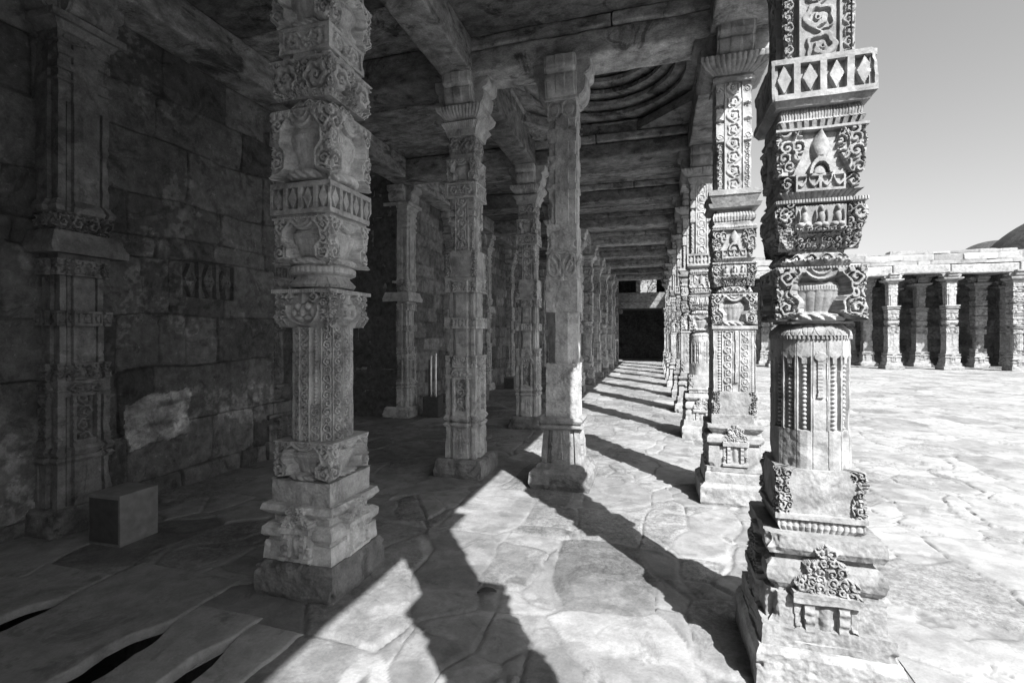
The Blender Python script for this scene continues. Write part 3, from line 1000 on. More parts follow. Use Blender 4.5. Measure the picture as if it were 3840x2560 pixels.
def masonry(name, o, ux, nx, U, H, res, seed, mat, thick=.5, us=(.35, .9), vs=(.22, .45), depth=.03, joint=.012, extra=None, warp=.03, tones=(.6, 1.4), slant=0.0, ragged=0.0):
    """o origin (bottom left seen from outside), ux along, nx normal"""
    u = np.linspace(0, U, int(U / res) + 1); v = np.linspace(0, H, int(H / res) + 1)
    UU, VV = np.meshgrid(u, v, indexing='ij')
    ed, sid, fu, fv = layout(UU, VV, us, vs, (0, 0), (U, H), seed, warp=warp, slant=slant)
    h = (hid(sid) - .5) * depth + (hid(sid, 1) - .5) * fu * depth * .8 + (hid(sid, 2) - .5) * fv * depth * .6
    jn = joint * (1 + .8 * fbm(UU, VV, UU * 0, 3, 3, seed + 2))
    h = h - .011 * sst(jn * 1.4, jn * .7, ed) - .0015 * sst(.02, .0, ed) - .016 * sst(.26, .5, fbm(UU, VV, UU * 0, 5, 3, seed + 6)) * sst(.09, .0, ed)
    h = h + .008 * fbm(UU, VV, UU * 0 + seed, 5, 4, seed) + .004 * fbm(UU, VV, UU * 0 + seed, 30, 2, seed)
    tone = tones[0] + (tones[1] - tones[0]) * hid(sid, 4)
    tone = tone * (1 - .28 * sst(joint * 2.0, joint * .6, ed))
    grit = (hid(sid, 5) > .6) * .35
    if extra is not None:
        h, tone, grit = extra(UU, VV, h, tone, grit)
    ux = np.array(ux); nx = np.array(nx); o = np.array(o)
    if ragged:
        rr = random.Random(seed); ks = [0.0]; vv_ = []
        while ks[-1] < U: vv_.append(rr.choice([0, 0, -.04, .05, -.10, .09]) * ragged); ks.append(ks[-1] + rr.uniform(.5, 1.8))
        kk = np.clip(np.searchsorted(ks, UU, side='right') - 1, 0, len(vv_) - 1)
        VV = VV + np.array(vv_)[kk] * sst(.75, 1.0, VV / H) + .02 * fbm(UU, VV * 0, VV * 0, 3, 3, seed) * (VV > .9 * H)
    P = o + UU[..., None] * ux + VV[..., None] * np.array([0, 0, 1.0]) + h[..., None] * nx
    P[0, :, :] = o + VV[0][:, None] * np.array([0, 0, 1.0]); P[-1, :, :] = o + U * ux + VV[0][:, None] * np.array([0, 0, 1.0])
    ob = grid_mesh(name, P, mat, tone, grit * np.ones_like(h), closed_back=-nx * thick)
    return ob

ORD = ["nearest", "second", "third", "fourth", "fifth", "sixth", "seventh", "eighth", "ninth", "tenth", "eleventh", "twelfth", "thirteenth", "fourteenth"]
# ================================================================== SETTING
def graded(a, b, f0, f1, h, hmax, g):
    v = list(np.arange(f0, f1, h))
    x = f1; s = h
    while x < b: v.append(x); s = min(s * g, hmax); x += s
    v.append(b)
    x = f0; s = h
    lo = []
    while True:
        s = min(s * g, hmax); x -= s
        if x <= a: break
        lo.append(x)
    return np.array([a] + lo[::-1] + v)

gq = np.array([[-250, -120, -.62], [350, -120, -.62], [350, 400, -.62], [-250, 400, -.62]], float)
gme = mesh_from("ground", gq, [[0, 1, 2, 3]], sharp=0)
struct(link("ground", gme, M_ground))

def voro(X, Y, cx, cy, seed, jit=.8, warp=.05, wf=1.4):
    """irregular polygon stones: distance to the nearest joint, stone id, offsets inside the stone"""
    Z = X * 0 + seed
    Xw = X + warp * fbm(X, Y, Z, .8, 2, seed) + .012 * fbm(X, Y, Z, 7, 3, seed + 2); Yw = Y + warp * fbm(X, Y, Z + 40, .8, 2, seed + 1) + .012 * fbm(X, Y, Z, 7, 3, seed + 3)
    a = Xw / cx; b0 = Yw / cy
    i0 = np.floor(a).astype(np.int64)
    b0 = b0 + _h(i0, i0 * 0, i0 * 0 + 3, seed) * 0
    j0 = np.floor(b0).astype(np.int64)
    best = np.full(X.shape, 1e9); bi = np.zeros(X.shape, np.int64); bx = np.zeros(X.shape); by = np.zeros(X.shape)
    pts = []
    for di in (-1, 0, 1):
        for dj in (-2, -1, 0, 1, 2):
            ii = i0 + di; jj = j0 + dj
            px = (ii + .5 + (_h(ii, jj, ii * 0, seed) - .5) * jit * .8) * cx
            py = (jj + .5 + (ii % 2) * .5 + (_h(ii, jj, ii * 0 + 1, seed) - .5) * jit) * cy
            d = np.maximum(np.abs(px - Xw) / cx, 0) ** 4 + (np.abs(py - Yw) / cy) ** 4
            pts.append((d, ii * 7919 + jj * 31 + seed, px, py))
            m = d < best
            best = np.where(m, d, best); bi = np.where(m, ii * 7919 + jj * 31 + seed, bi); bx = np.where(m, px, bx); by = np.where(m, py, by)
    ed = np.full(X.shape, 9.0)
    for d, sid, px, py in pts:
        L = np.hypot((px - bx) / cx, (py - by) / cy) + 1e-6
        g = (d ** .25 - best ** .25) / 2 * min(cx, cy) * 1.1
        ed = np.where(sid != bi, np.minimum(ed, g), ed)
    return ed, bi, np.clip((Xw - bx) / cx, -.7, .7), np.clip((Yw - by) / cy, -.7, .7)

PIT = (-4.1, -2.03, .3, 2.12)
def paving(name, xs, ys, seed, mat, cell, warp, depth, joint, jt, pit=None, gritp=.4, jlow=.010, tones=(.80, 1.12), near_joint=0.0, terr=.0025):
    X, Y = np.meshgrid(xs, ys, indexing='ij')
    ed, sid, fu, fv = voro(X, Y, cell[0], cell[1], seed, .95, warp)
    # some stones are split in two
    e2, s2, _, _ = voro(X + 3.3, Y + 1.7, cell[0] * .62, cell[1] * .6, seed + 5, .95, warp * .7)
    spl = hid(sid, 9) < .30
    sid = np.where(spl, s2 + sid * 13, sid); ed = np.where(spl, np.minimum(ed, e2), ed)
    Zr = X * 0
    wide = sst(.0, .25, fbm(X, Y, Zr, 1.1, 3, seed + 6))
    jw = joint * (1 + 1.1 * fbm(X, Y, Zr, 2.0, 2, seed + 4)) + near_joint * sst(4.6, 2.6, Y) * sst(-2.2, -1.4, X) * wide * (1 + .8 * fbm(X, Y, Zr, 6, 3, seed + 7))
    jw = np.maximum(jw, .003)
    h = (hid(sid) - .5) * depth + (hid(sid, 1) - .5) * fu * depth * 1.2 + (hid(sid, 2) - .5) * fv * depth * 1.2
    mask = sst(jw * 1.25, jw * .85, ed)
    jt = jt * (.62 + .42 * sst(.006, .014, jw))
    hm = -jlow * (1 - .6 * sst(.008, .02, jw)) + .004 * fbm(X, Y, Zr, 9, 2, seed + 3)
    cls = hid(sid, 5)
    gr = (cls < gritp) * 1.0
    Xr = X + hid(sid, 6) * 20
    h = h + .004 * fbm(Xr, Y, Zr, 4, 4, seed + 8) + .003 * gr * fbm(Xr, Y, Zr, 28, 3, seed + 9) - .005 * sst(jw + .015, jw, ed)
    # thin layers flaked off the surface leave sharp little steps
    f = fbm(Xr * .6, Y * 1.3, Zr, 1.5, 5, seed + 12) * 5
    st = np.floor(f) + sst(.0, .12, f - np.floor(f))
    h = h + terr * st * (.3 + hid(sid, 7))
    h = h * (1 - mask) + hm * mask
    tone = tones[0] + (tones[1] - tones[0]) * hid(sid, 4)
    tone = tone * (1 + .10 * (_h(np.floor(f).astype(np.int64), sid, sid * 0, 3) - .5))
    pt = fbm(X, Y, Zr, 1.5, 4, seed + 31)
    tone = tone * (1 - gr * .10) * (1 + .14 * pt) * (1 + .12 * fbm(Xr, Y, Zr, 9, 4, seed + 33)) * (1 - .2 * sst(.24, .30, fbm(X, Y, Zr, 2.6, 5, seed + 34)))
    tone = tone * (1 - .22 * (hid(sid, 8) > .9))
    tone = tone * (1 - mask) + jt * (1 + .15 * pt) * mask
    gr = gr * (1 - mask) * (.35 + .65 * sst(-.2, .3, fbm(X, Y, Zr, 1.3, 3, seed + 13)))
    ck = sst(.014, .004, np.abs(fbm(Xr * .8, Y, Zr + 4, 1.0, 5, seed + 41))) * (hid(sid, 10) > .45) * (1 - mask)
    h = h - .004 * ck; tone = tone * (1 - .35 * ck)
    if pit:
        n_ = .03 * fbm(X, Y, Zr, 5, 2, 3)
        m_ = (X > pit[0] + n_) & (X < pit[1] + n_ * .6) & (Y > pit[2]) & (Y < pit[3] + n_)
        h = np.where(m_, -.40, h); tone = np.where(m_, .35, tone)  # pit also coloured dark, deepening the shade in the gaps
    P = np.stack([X, Y, h], -1)
    return struct(grid_mesh(name, P, mat, tone, gr))

xs = graded(-6.7, 1.16, -4.2, 1.16, .0135, .06, 1.03)
ys = graded(-8.5, 34.4, .7, 5.6, .0135, .09, 1.012)
paving("floor", xs, ys, 21, M_floor, (.62, .86), .10, .012, .005, 1.10, PIT, .42, .010, (.72, 1.06), .028)
xs = graded(1.16, 34, 1.16, 3.2, .016, .10, 1.012)
ys = graded(-8.5, 34.4, 1.2, 6.0, .018, .09, 1.012)
paving("courtyard", xs, ys, 57, M_court, (.66, .72), .10, .013, .0035, 1.0, None, .22, .012, (.88, 1.08), 0.0, .0022)

# loose slabs bridging a sunken drain; black gaps stay open between them
def strip_slab(name, fl, fr, y0, y1, z0, z1, seed, label, tone_=1.0):
    ny = int((y1 - y0) / .014); nx = 60
    v = np.linspace(y0, y1, ny + 1); u = np.linspace(0, 1, nx + 1)
    U, Yv = np.meshgrid(u, v, indexing='ij')
    A = fl(v)[None, :]; B = fr(v)[None, :]
    X = A + (B - A) * U
    Zn = X * 0
    e = np.minimum(np.minimum(X - A, B - X), np.minimum(Yv - y0, y1 - Yv))
    h = z1 + .006 * fbm(X, Yv, Zn + seed, 2.2, 4, seed) + .002 * fbm(X, Yv, Zn, 30, 2, seed) - .012 * np.clip(1 - e / .016, 0, 1) ** 2
    f = fbm(X * .5, Yv, Zn, 1.4, 4, seed + 3) * 5
    h = h + .0018 * (np.floor(f) + sst(0, .1, f - np.floor(f)))
    P = np.stack([X, Yv, h], -1)
    t = tone_ * (1 + .12 * fbm(X, Yv, Zn, 2, 4, seed + 5))
    o = grid_mesh(name, P, M_floor, t, None, closed_back=(0, 0, z0 - z1))
    return tag(o, label, "paving slab", "loose slabs over the sunken drain")
def wob(c, a, s, k=2.2):
    r = random.Random(s); ks = [0.0]
    while ks[-1] < 4: ks.append(ks[-1] + r.uniform(.10, .42))
    vs_ = [r.uniform(-a, a) for _ in ks]
    return lambda y: c + np.interp(y, ks, vs_) + .006 * fbm(y * 0, y, y * 0 + s, 16, 3, s)
def gap(c, wd, tip, s):
    g = lambda y: wd * sst(tip + .02, tip - .22, y) * (1 + wob(0, .22, s + 9)(y))
    w0 = wob(c, .014, s)
    return (lambda y: w0(y) - g(y), lambda y: w0(y) + g(y) + .004)
g1 = gap(-3.44, .105, 2.08, 3); g2 = gap(-2.56, .10, 2.05, 7); g3 = gap(-2.10, .065, 2.03, 11)
strip_slab("paving_slab", wob(-4.35, .012, 15), g1[0], .25, 2.34, -.022, .010, 1, "rough loose slab left of the leftmost black gap in the floor")
strip_slab("paving_slab", g1[1], g2[0], .25, 2.52, -.022, .016, 2, "broad smooth loose slab between the two long black gaps in the floor", .95)
strip_slab("paving_slab", g2[1], g3[0], .25, 2.22, -.020, .022, 3, "narrow loose slab between the black gaps nearest the scroll pillar")
strip_slab("paving_slab", g3[1], wob(-1.80, .012, 19), .25, 2.16, -.018, .014, 4, "small loose slab at the shadow's edge beside the rightmost black gap")

# ------------------------------------------------------------------ left walls
def wall_extra(U, V, h, tone, grit):
    # U runs along +Y from Y=-3 ; pale broken block
    y = U - 3.0; z = V
    n = .07 * fbm(U, V, U * 0, 5, 4, 5)
    pb = (np.abs(y - 3.68 + n) < .32) & (np.abs(z - .78 + n - .12 * (y - 3.68)) < .25)
    h = np.where(pb, .012 + .03 * fbm(U, V * 2, U * 0, 6, 4, 8), h)
    tone = np.where(pb, 3.2 + 3.2 * fbm(U, V * 2.4, U * 0, 5, 4, 9), tone)
    grit = np.where(pb, .3, grit)
    # three carved lozenges
    pz = (np.abs(z - 2.24) < .21) & (y > 3.93) & (y < 4.60)
    x = ((y - 3.93) / .223) % 1 - .5
    zz = (z - 2.24) / .21
    dia = (np.abs(x) / .34 + np.abs(zz) / .9) < 1
    post = np.abs(x) > .40
    h = np.where(pz & ~dia & ~post & (np.abs(zz) < .92), h - .045, h)
    tone = np.where(pz, 1.0, tone)
    h = np.where(pz & dia & ((np.abs(x) / .18 + np.abs(zz) / .5) < 1), h + .012 * np.cos(x * 40) * np.cos(zz * 12), h)
    # broken pale patches along the upper stones
    pat = sst(.25, .4, fbm(U, V, U * 0 + 3, 1.3, 4, 44)) * sst(-.1, .2, fbm(U, V, U * 0, 12, 3, 45))
    pat = pat + .8 * sst(.22, .30, fbm(U, V, U * 0 + 9, 2.3, 5, 61)) * sst(-.05, .1, fbm(U, V, U * 0, 26, 3, 62))
    tone = tone * (1 + .9 * pat) * (1 + .35 * fbm(U, V, U * 0, 1.1, 4, 63))
    return h, tone, grit

XW = -4.80
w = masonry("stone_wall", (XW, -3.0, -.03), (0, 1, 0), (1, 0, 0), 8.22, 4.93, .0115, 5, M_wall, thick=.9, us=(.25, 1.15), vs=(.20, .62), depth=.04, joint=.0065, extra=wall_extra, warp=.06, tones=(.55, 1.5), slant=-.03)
tag(w, "dark masonry wall on the left with a pale broken block and three carved lozenges", "wall")
w = masonry("stone_wall", (-6.6, 5.2, -.03), (0, 1, 0), (1, 0, 0), 3.2, 4.93, .05, 6, M_wall, thick=.3)
tag(w, "shadowed back wall of the deep recess behind the left wall", "wall")
w = masonry("stone_wall", (-6.6, 8.36, -.03), (1, 0, 0), (0, -1, 0), 1.8, 4.93, .03, 7, M_wall, thick=.3, us=(.5, 1.0), vs=(.4, .7), depth=.006, joint=.004, tones=(.8, 1.0))
tag(w, "smooth black-shadowed wall face at the far side of the recess", "wall")
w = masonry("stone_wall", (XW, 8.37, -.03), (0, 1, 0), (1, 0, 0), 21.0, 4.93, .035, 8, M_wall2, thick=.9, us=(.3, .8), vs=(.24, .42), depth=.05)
tag(w, "grey block wall of the side aisle beyond the recess", "wall")
w = masonry("stone_wall", (-6.0, -8.4, -.03), (1, 0, 0), (0, 1, 0), 7.2, 4.93, .10, 9, M_wall, thick=.4)  # unseen wall, added to darken the colonnade from behind
tag(w, "unseen end wall added behind the viewer to darken the colonnade", "wall")
w = masonry("stone_wall", (XW, -8.4, -.03), (0, 1, 0), (1, 0, 0), 5.4, 4.93, .10, 10, M_wall, thick=.4)
tag(w, "rear stretch of the dark side wall behind the viewer", "wall")

# ------------------------------------------------------------------ roof: cross beams, long beams, slabs
ROWS = [-5.1, -2.2, .31, 2.69, 5.22, 8.2, 10.8, 13.35, 15.9, 18.45, 21.0, 23.5, 26.1]
XL, XR = -2.09, .74
ZB, ZT = 4.50, 4.88
G_cb = "stone beams across the colonnade"; G_lb = "stone beams along the colonnade"
for i, y in enumerate(ROWS):
    vis = i - 3
    who = ORD[vis] if vis >= 0 else ["rearmost", "second rearmost", "third rearmost"][i]
    fine = .05 if 3 <= i <= 6 else .15
    dz_ = rng.uniform(-.015, .015)
    b = block("stone_beam", (XL + .01, 1.13, y - .22, y + .22, ZB, 4.75 + dz_), M_beam, res=fine, amp=.022, rnd=.03, seed=i, freq=2.6)
    tag(b, "%s rough stone beam crossing above the sunlit aisle" % who, "beam", G_cb)
    xj = rng.uniform(-1.2, -.2)
    for (xa, xb) in ((XL + .02, xj - .006), (xj + .006, XR + .28)):
        block("top_course", (xa, xb, y - .262, y + .262, 4.752, ZT - .004), M_beam, b, res=fine, amp=.014, rnd=.02, seed=i + 20, freq=3)
    b = block("stone_beam", (XW + .02, XL - .012, y - .21, y + .21, ZB + .004, ZT + dz_ - .01), M_beam, res=fine, amp=.016, rnd=.02, seed=i + 50, freq=2.2)
    tag(b, "%s stone beam crossing above the dark side aisle" % who, "beam", G_cb)
    if i + 1 < len(ROWS):
        y2 = ROWS[i + 1]
        for k, (xc, hw, nm) in enumerate(((XL - .01, .185, "above the shaded middle pillars"), (.835, .305, "above the sunlit courtyard pillars"), (XW + .22, .21, "resting on the left wall"))):
            b = block("stone_beam", (xc - hw, xc + hw, y + .225, y2 - .225, ZB + .006 * k, ZT - .012), M_beam, res=fine, amp=.013, rnd=.018, seed=i * 3 + k + 100, freq=2.0)
            tag(b, "%s long stone beam %s" % (who, nm), "beam", G_lb)

def slab(b, seed, label, mat=M_slab, res=.12):
    o = block("ceiling_slab", b, mat, res=res, amp=.014, rnd=.02, seed=seed, freq=1.6)
    tag(o, label, "slab", "flat ceiling slabs between the beams")
sd = 0
for i in range(len(ROWS) - 1):
    y, y2 = ROWS[i], ROWS[i + 1]
    who = ORD[i - 3] if i >= 3 else ["rearmost", "second rearmost", "third rearmost"][i]
    n = 3
    e = [y + .0] + sorted(y + (y2 - y) * (k + rng.uniform(-.15, .15)) / n for k in range(1, n)) + [y2]
    for k in range(n):
        sd += 1
        slab((XW - .3 if not (5 < y < 8) else -6.7, XL, e[k] + .006, e[k + 1] - .006, ZT - rng.uniform(0, .015), ZT + .2), sd,
             "%s slab of the %s bay over the dark side aisle" % (["front", "middle", "back"][k], who), res=.06 if 2 <= i <= 4 else .2)
        if i != 4:
            sd += 1
            slab((XL + .003, 1.20 + rng.uniform(-.03, .03), e[k] + .006, e[k + 1] - .006, ZT - rng.uniform(0, .015), ZT + .2), sd,
                 "%s slab of the %s bay over the sunlit aisle" % (["front", "middle", "back"][k], who), res=.06 if 2 <= i <= 4 else .2)
# roof slabs round the dome opening and the dome
def band_ring(prof, n, cx, cy, name, mat, parent=None, rib=None):
    th = np.linspace(0, 2 * np.pi, n, endpoint=False)
    T, _ = np.meshgrid(th, np.arange(len(prof)))
    Rr = np.array([p[0] for p in prof])[:, None] * np.ones((1, n)); Zz = np.array([p[1] for p in prof])[:, None] * np.ones((1, n))
    ocf = np.array([p[2] if len(p) > 2 else 0 for p in prof])[:, None]
    rb = np.array([p[3] if len(p) > 3 else 0 for p in prof])[:, None]
    a = (T + np.pi / 8) % (np.pi / 4) - np.pi / 8
    Rr = Rr * (1 - ocf + ocf / np.cos(a)) 
    Rr = Rr + rb * np.abs(np.sin(T * 36)) + .006 * fbm(np.cos(T) * Rr, np.sin(T) * Rr, Zz, 6, 3, 3)
    X = cx + Rr * np.cos(T); Y = cy + Rr * np.sin(T) * 1.04
    V = np.stack([X, Y, Zz], -1).reshape(-1, 3); m = len(prof)
    i = np.arange(m - 1)[:, None] * n; j = np.arange(n)[None, :]; j2 = (j + 1) % n
    q = np.stack([i + j, i + j2, i + n + j2, i + n + j], -1).reshape(-1, 4)
    return link(name, mesh_from(name, V, q, sharp=30), mat, parent)

DC = (-.675, 6.71)
dome = empty("corbelled_dome", (0, 0, 0))
tag(dome, "dark corbelled dome of stepped rings above the second bay of the aisle", "dome")
rings = [(1.27, 4.90, 1), (1.27, 4.97, 1), (1.33, 4.975, 1), (1.33, 5.00, 1)]
rr_, zz_ = 1.22, 5.0
for i_ in range(9):
    oc = 1 if i_ == 0 else 0
    rb_ = .022 if i_ in (1, 3, 5) else 0
    rings += [(rr_, zz_, oc), (rr_ - .01, zz_ + .05, oc, rb_), (rr_ + .015, zz_ + .075, oc, rb_), (rr_ + .09, zz_ + .08, oc), (rr_ + .09, zz_ + .115, oc)]
    rr_ -= .125; zz_ += .118
rings += [(.10, zz_, 0), (.01, zz_ + .02, 0)]
band_ring(rings, 288, DC[0], DC[1], "ring_courses", M_beam, dome)
shell = [(1.62, 4.86, 0), (1.62, 5.3, 0), (1.5, 5.75, 0), (1.2, 6.1, 0), (.7, 6.35, 0), (.01, 6.45, 0)]  # unseen shell over the rings, added to keep light out
band_ring(shell, 48, DC[0], DC[1], "light_block_shell", M_beam, dome)
# flat slab frame round the dome (between ceiling and shell)
y, y2 = ROWS[4], ROWS[5]
slab((XL + .003, 1.10, y + .006, 5.46, ZT - .01, ZT + .2), 301, "narrow slab between the dome and the beam on its near side", res=.06)
slab((XL + .003, 1.10, 7.97, y2 - .006, ZT - .01, ZT + .2), 302, "narrow slab between the dome and the beam on its far side", res=.06)
slab((.56, 1.10, 5.472, 7.958, ZT - .01, ZT + .2), 303, "narrow slab between the dome and the sunlit pillars", res=.06)
slab((XL + .003, -1.91, 5.472, 7.958, ZT - .01, ZT + .2), 304, "narrow slab between the dome and the middle pillars", res=.06)
def tri_slab(cx, cy, sx, sy, seed, lab):
    n = 70; Lx, Ly = .80, .80
    a = np.linspace(0, 1, n)
    A, B = np.meshgrid(a, a, indexing='ij')
    B = B * (1 - A)
    h = np.zeros_like(A)
    for (u, v, r, d) in ((.22, .22, .17, 1), (.52, .16, .12, -1), (.16, .52, .12, -1), (.74, .09, .07, 1), (.09, .74, .07, 1)):
        h = np.maximum(h, spiral(A, B, u, v, r, d, 1.6, 5))
    X = cx + sx * A * Lx; Y = cy + sy * B * Ly; Z = ZT + .012 - .012 * h
    P = np.stack([X, Y, Z], -1)
    o = grid_mesh("corner_slab", P, M_beam, closed_back=(0, 0, .12))
    tag(o, lab, "slab", "carved triangular slabs at the dome corners")
tri_slab(.56, 7.96, -1, -1, 1, "triangular carved slab at the dome corner far and by the courtyard")
tri_slab(.56, 5.47, -1, 1, 2, "triangular carved slab at the dome corner near and by the courtyard")
tri_slab(-1.91, 7.96, 1, -1, 3, "triangular carved slab at the dome corner far and by the middle pillars")
tri_slab(-1.91, 5.47, 1, 1, 4, "triangular carved slab at the dome corner near and by the middle pillars")

# ------------------------------------------------------------------ far corner room at the end of the aisle
pav = empty("corner_pavilion", (XL, 30, 0))
def part_block(name, b, mat, seed, **kw):
    x0, x1, y0, y1, z0, z1 = b
    o = block(name, (x0 - pav.location.x, x1 - pav.location.x, y0 - 30, y1 - 30, z0, z1), mat, pav, seed=seed, **kw)
    return o
tag(pav, "two storeyed corner room closing the far end of the aisle", "pavilion")
kw = dict(res=.3, amp=.02, rnd=.02, freq=1.5)
part_block("lintel", (-2.3, 1.6, 29.9, 30.3, 3.22, 3.62), M_beam, 1, **kw)
part_block("parapet", (-2.3, 1.6, 29.93, 30.28, 3.63, 4.17), M_beam, 2, **kw)
part_block("mullion", (-.98, -.72, 29.86, 30.05, 4.06, 5.3), M_beam, 3, **kw)
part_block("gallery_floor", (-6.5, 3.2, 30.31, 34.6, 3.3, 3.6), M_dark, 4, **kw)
part_block("head_beam", (-2.3, 1.6, 29.85, 30.3, 5.12, 5.6), M_beam, 5, **kw)
part_block("jamb", (-2.7, -2.02, 29.8, 30.4, -.02, 5.6), M_beam, 6, **kw)
part_block("jamb", (.82, 1.5, 29.8, 30.4, -.02, 5.6), M_beam, 7, **kw)
part_block("rear_wall", (-7.0, -1.03, 34.52, 34.88, 4.48, 6.2), M_roomshade, 8, **kw)
part_block("rear_wall", (.24, 3.4, 34.52, 34.88, 4.48, 6.2), M_roomshade, 9, **kw)
part_block("rear_wall", (-7.1, 3.9, 34.5, 34.9, -.02, 4.50), M_roomshade, 10, **kw)
part_block("side_wall", (-7.3, -6.9, 29.2, 34.9, -.02, 6.2), M_wall, 11, **kw)
part_block("side_wall", (3.2, 3.6, 30.4, 34.5, 3.3, 6.2), M_wall, 12, **kw)
part_block("side_wall", (-7.0, -2.72, 29.2, 29.6, -.02, 6.2), M_wall, 15, **kw)
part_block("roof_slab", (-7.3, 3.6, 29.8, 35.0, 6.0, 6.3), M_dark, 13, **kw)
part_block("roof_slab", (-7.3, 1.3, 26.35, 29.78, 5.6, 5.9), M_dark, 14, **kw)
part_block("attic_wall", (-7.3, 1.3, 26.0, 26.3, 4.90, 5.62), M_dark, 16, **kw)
part_block("bracket", (-2.02, -1.75, 29.85, 30.25, 2.9, 3.21), M_beam, 17, res=.1, amp=.02, rnd=.12, freq=2)
part_block("bracket", (.55, .82, 29.85, 30.25, 2.9, 3.21), M_beam, 18, res=.1, amp=.02, rnd=.12, freq=2)

# ------------------------------------------------------------------ PILLARS
# (kind, resolution) prototypes; meshes are shared by the copies
HI, MID, LOW, FAR = (128, .0038), (72, .0065), (34, .015), (16, .03)

def place(root, x, y, label, cat="pillar", group=None, rz=0.0):
    root.location = (x, y, 0); root.rotation_euler = (0, 0, rz)
    tag(root, label, cat, group)
    return root

G_R = "carved pillars along the sunlit courtyard side"
G_M = "carved pillars between the two aisles"
G_W = "engaged pillars along the left wall"
G_N = "pillars of the arcade across the courtyard"

pE = place(make_pillar('E', *HI, M_sun, 1), XR, 2.69, "nearest sunlit pillar with bead strings on its lower shaft and a lozenge band high up", group=G_R)
pA = place(make_pillar('A', *HI, M_mid, 40), XL + .01, 2.69, "nearest shaded pillar covered in scrolls with a grinning mask and vases", group=G_M)
pF = place(make_pillar('F', *MID, M_sun, 80), XR + .01, 5.21, "sunlit pillar just behind the nearest one, plain broken block low down", group=G_R)
pB = place(make_pillar('B', *MID, M_mid, 120), XL, 5.25, "shaded pillar with smooth stepped shaft, second in the middle row", group=G_M)
pC = place(make_pillar('C', *MID, M_mid, 160, name="plain_pillar"), -.93, 5.22, "plain worn pillar standing alone in the middle of the aisle", rz=0.0)
pD = place(copy_tree(pB), XL, 8.2, "shaded pillar with smooth stepped shaft, third in the middle row", group=G_M, rz=R(90))
lowF = make_pillar('F', *LOW, M_sun, 200); lowE = make_pillar('E', *LOW, M_sun, 230); lowA = make_pillar('A', *LOW, M_mid, 260); lowB = make_pillar('B', *LOW, M_mid, 290)
used = set()
def inst(p, *a, **k):
    q = copy_tree(p) if p.name in used else p
    used.add(p.name)
    fat = k.pop('fat', 1.0)
    q.scale = (fat, fat, 1)
    return place(q, *a, **k)
ry = [8.2, 10.8, 13.35, 15.9, 18.45, 21.0, 23.5, 26.1]
for i, y in enumerate(ry):
    inst([lowE, lowF][i % 2], XR + rng.uniform(-.02, .02), y, "%s pillar of the sunlit courtyard row, seen past its neighbours" % ORD[i + 2], group=G_R, rz=R(90 * rng.randint(0, 3)))
    if i > 0:
        inst([lowA, lowB, lowA][i % 3], XL + rng.uniform(-.02, .02), y, "%s pillar of the shaded middle row, on the left edge of the sunny floor" % ORD[i + 2], group=G_M, rz=R(90 * rng.randint(0, 3)))
inst(lowF, XR, .31, "sunlit pillar beside the viewer, casting the shadow on the front paving", group=G_R)
inst(lowE, XR, -2.2, "sunlit courtyard pillar one bay behind the viewer", group=G_R)
inst(lowF, XR, -5.1, "sunlit courtyard pillar two bays behind the viewer", group=G_R)
inst(lowA, XL, .2, "shaded middle pillar beside the viewer", group=G_M)
inst(lowB, XL, -2.2, "shaded middle pillar one bay behind the viewer", group=G_M)
# engaged wall pillars
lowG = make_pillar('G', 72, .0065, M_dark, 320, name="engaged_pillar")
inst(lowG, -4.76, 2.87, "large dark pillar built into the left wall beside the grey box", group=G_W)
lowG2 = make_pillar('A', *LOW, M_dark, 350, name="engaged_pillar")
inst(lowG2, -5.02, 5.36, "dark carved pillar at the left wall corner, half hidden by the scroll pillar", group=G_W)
lowG3 = make_pillar('G', *LOW, M_mid, 380, name="engaged_pillar")
for i, y in enumerate([8.60, 10.8, 13.35, 15.9, 18.45, 21.0, 23.5]):
    inst(lowG3 if i % 2 == 0 else lowB, -4.78, y, "%s pillar built into the side aisle wall beyond the recess" % ORD[i], group=G_W, rz=R(90 * (i % 4)))

# ------------------------------------------------------------------ arcade across the courtyard
farF = make_pillar('F', *FAR, M_sun, 400); farA = make_pillar('A', *FAR, M_sun, 430); farC = make_pillar('C', *FAR, M_sun, 460, name="plain_pillar")
NX = [3.6, 6.0, 8.4, 10.84, 13.1, 15.6, 18.0, 20.4, 22.8]
NY = [27.0, 29.6, 32.2]
cnt = 0
for r_, y in enumerate(NY):
    for i, x in enumerate(NX):
        if r_ == 0 and i == len(NX): continue
        p = [farF, farA, farF, farC, farA, farF][(i * 2 + r_ * 3) % 6]
        inst(p, x + rng.uniform(-.06, .06), y, "%s row arcade pillar across the courtyard, %s counted from the corner room" % (["front", "second", "third"][r_], ["first", "second", "third", "fourth", "fifth", "sixth", "seventh", "eighth", "ninth"][i]), group=G_N, rz=R(90 * rng.randint(0, 3)), fat=rng.uniform(1.12, 1.30))
for i in range(len(NX) - 1):
    b = block("stone_beam", (NX[i] + .02, NX[i + 1] - .02, 26.76, 27.24, 4.46 - .04 * (i % 3), 4.84 + .03 * (i % 2)), M_far if False else M_sun, res=.12, amp=.03, rnd=.05, seed=600 + i, freq=1.5)
    tag(b, "white sunlit lintel over the %s gap of the far arcade" % ["first", "second", "third", "fourth", "fifth", "sixth", "seventh", "eighth"][i], "beam", "lintels of the far arcade")
for i, x in enumerate(NX):
    b = block("stone_beam", (x - .2, x + .2, 27.26, 34.4, 4.50, 4.86), M_beam, res=.3, amp=.02, rnd=.02, seed=650 + i)
    tag(b, "deep beam running back over the %s pillar of the far arcade" % ["first", "second", "third", "fourth", "fifth", "sixth", "seventh", "eighth", "ninth"][i], "beam", "beams running back in the far arcade")
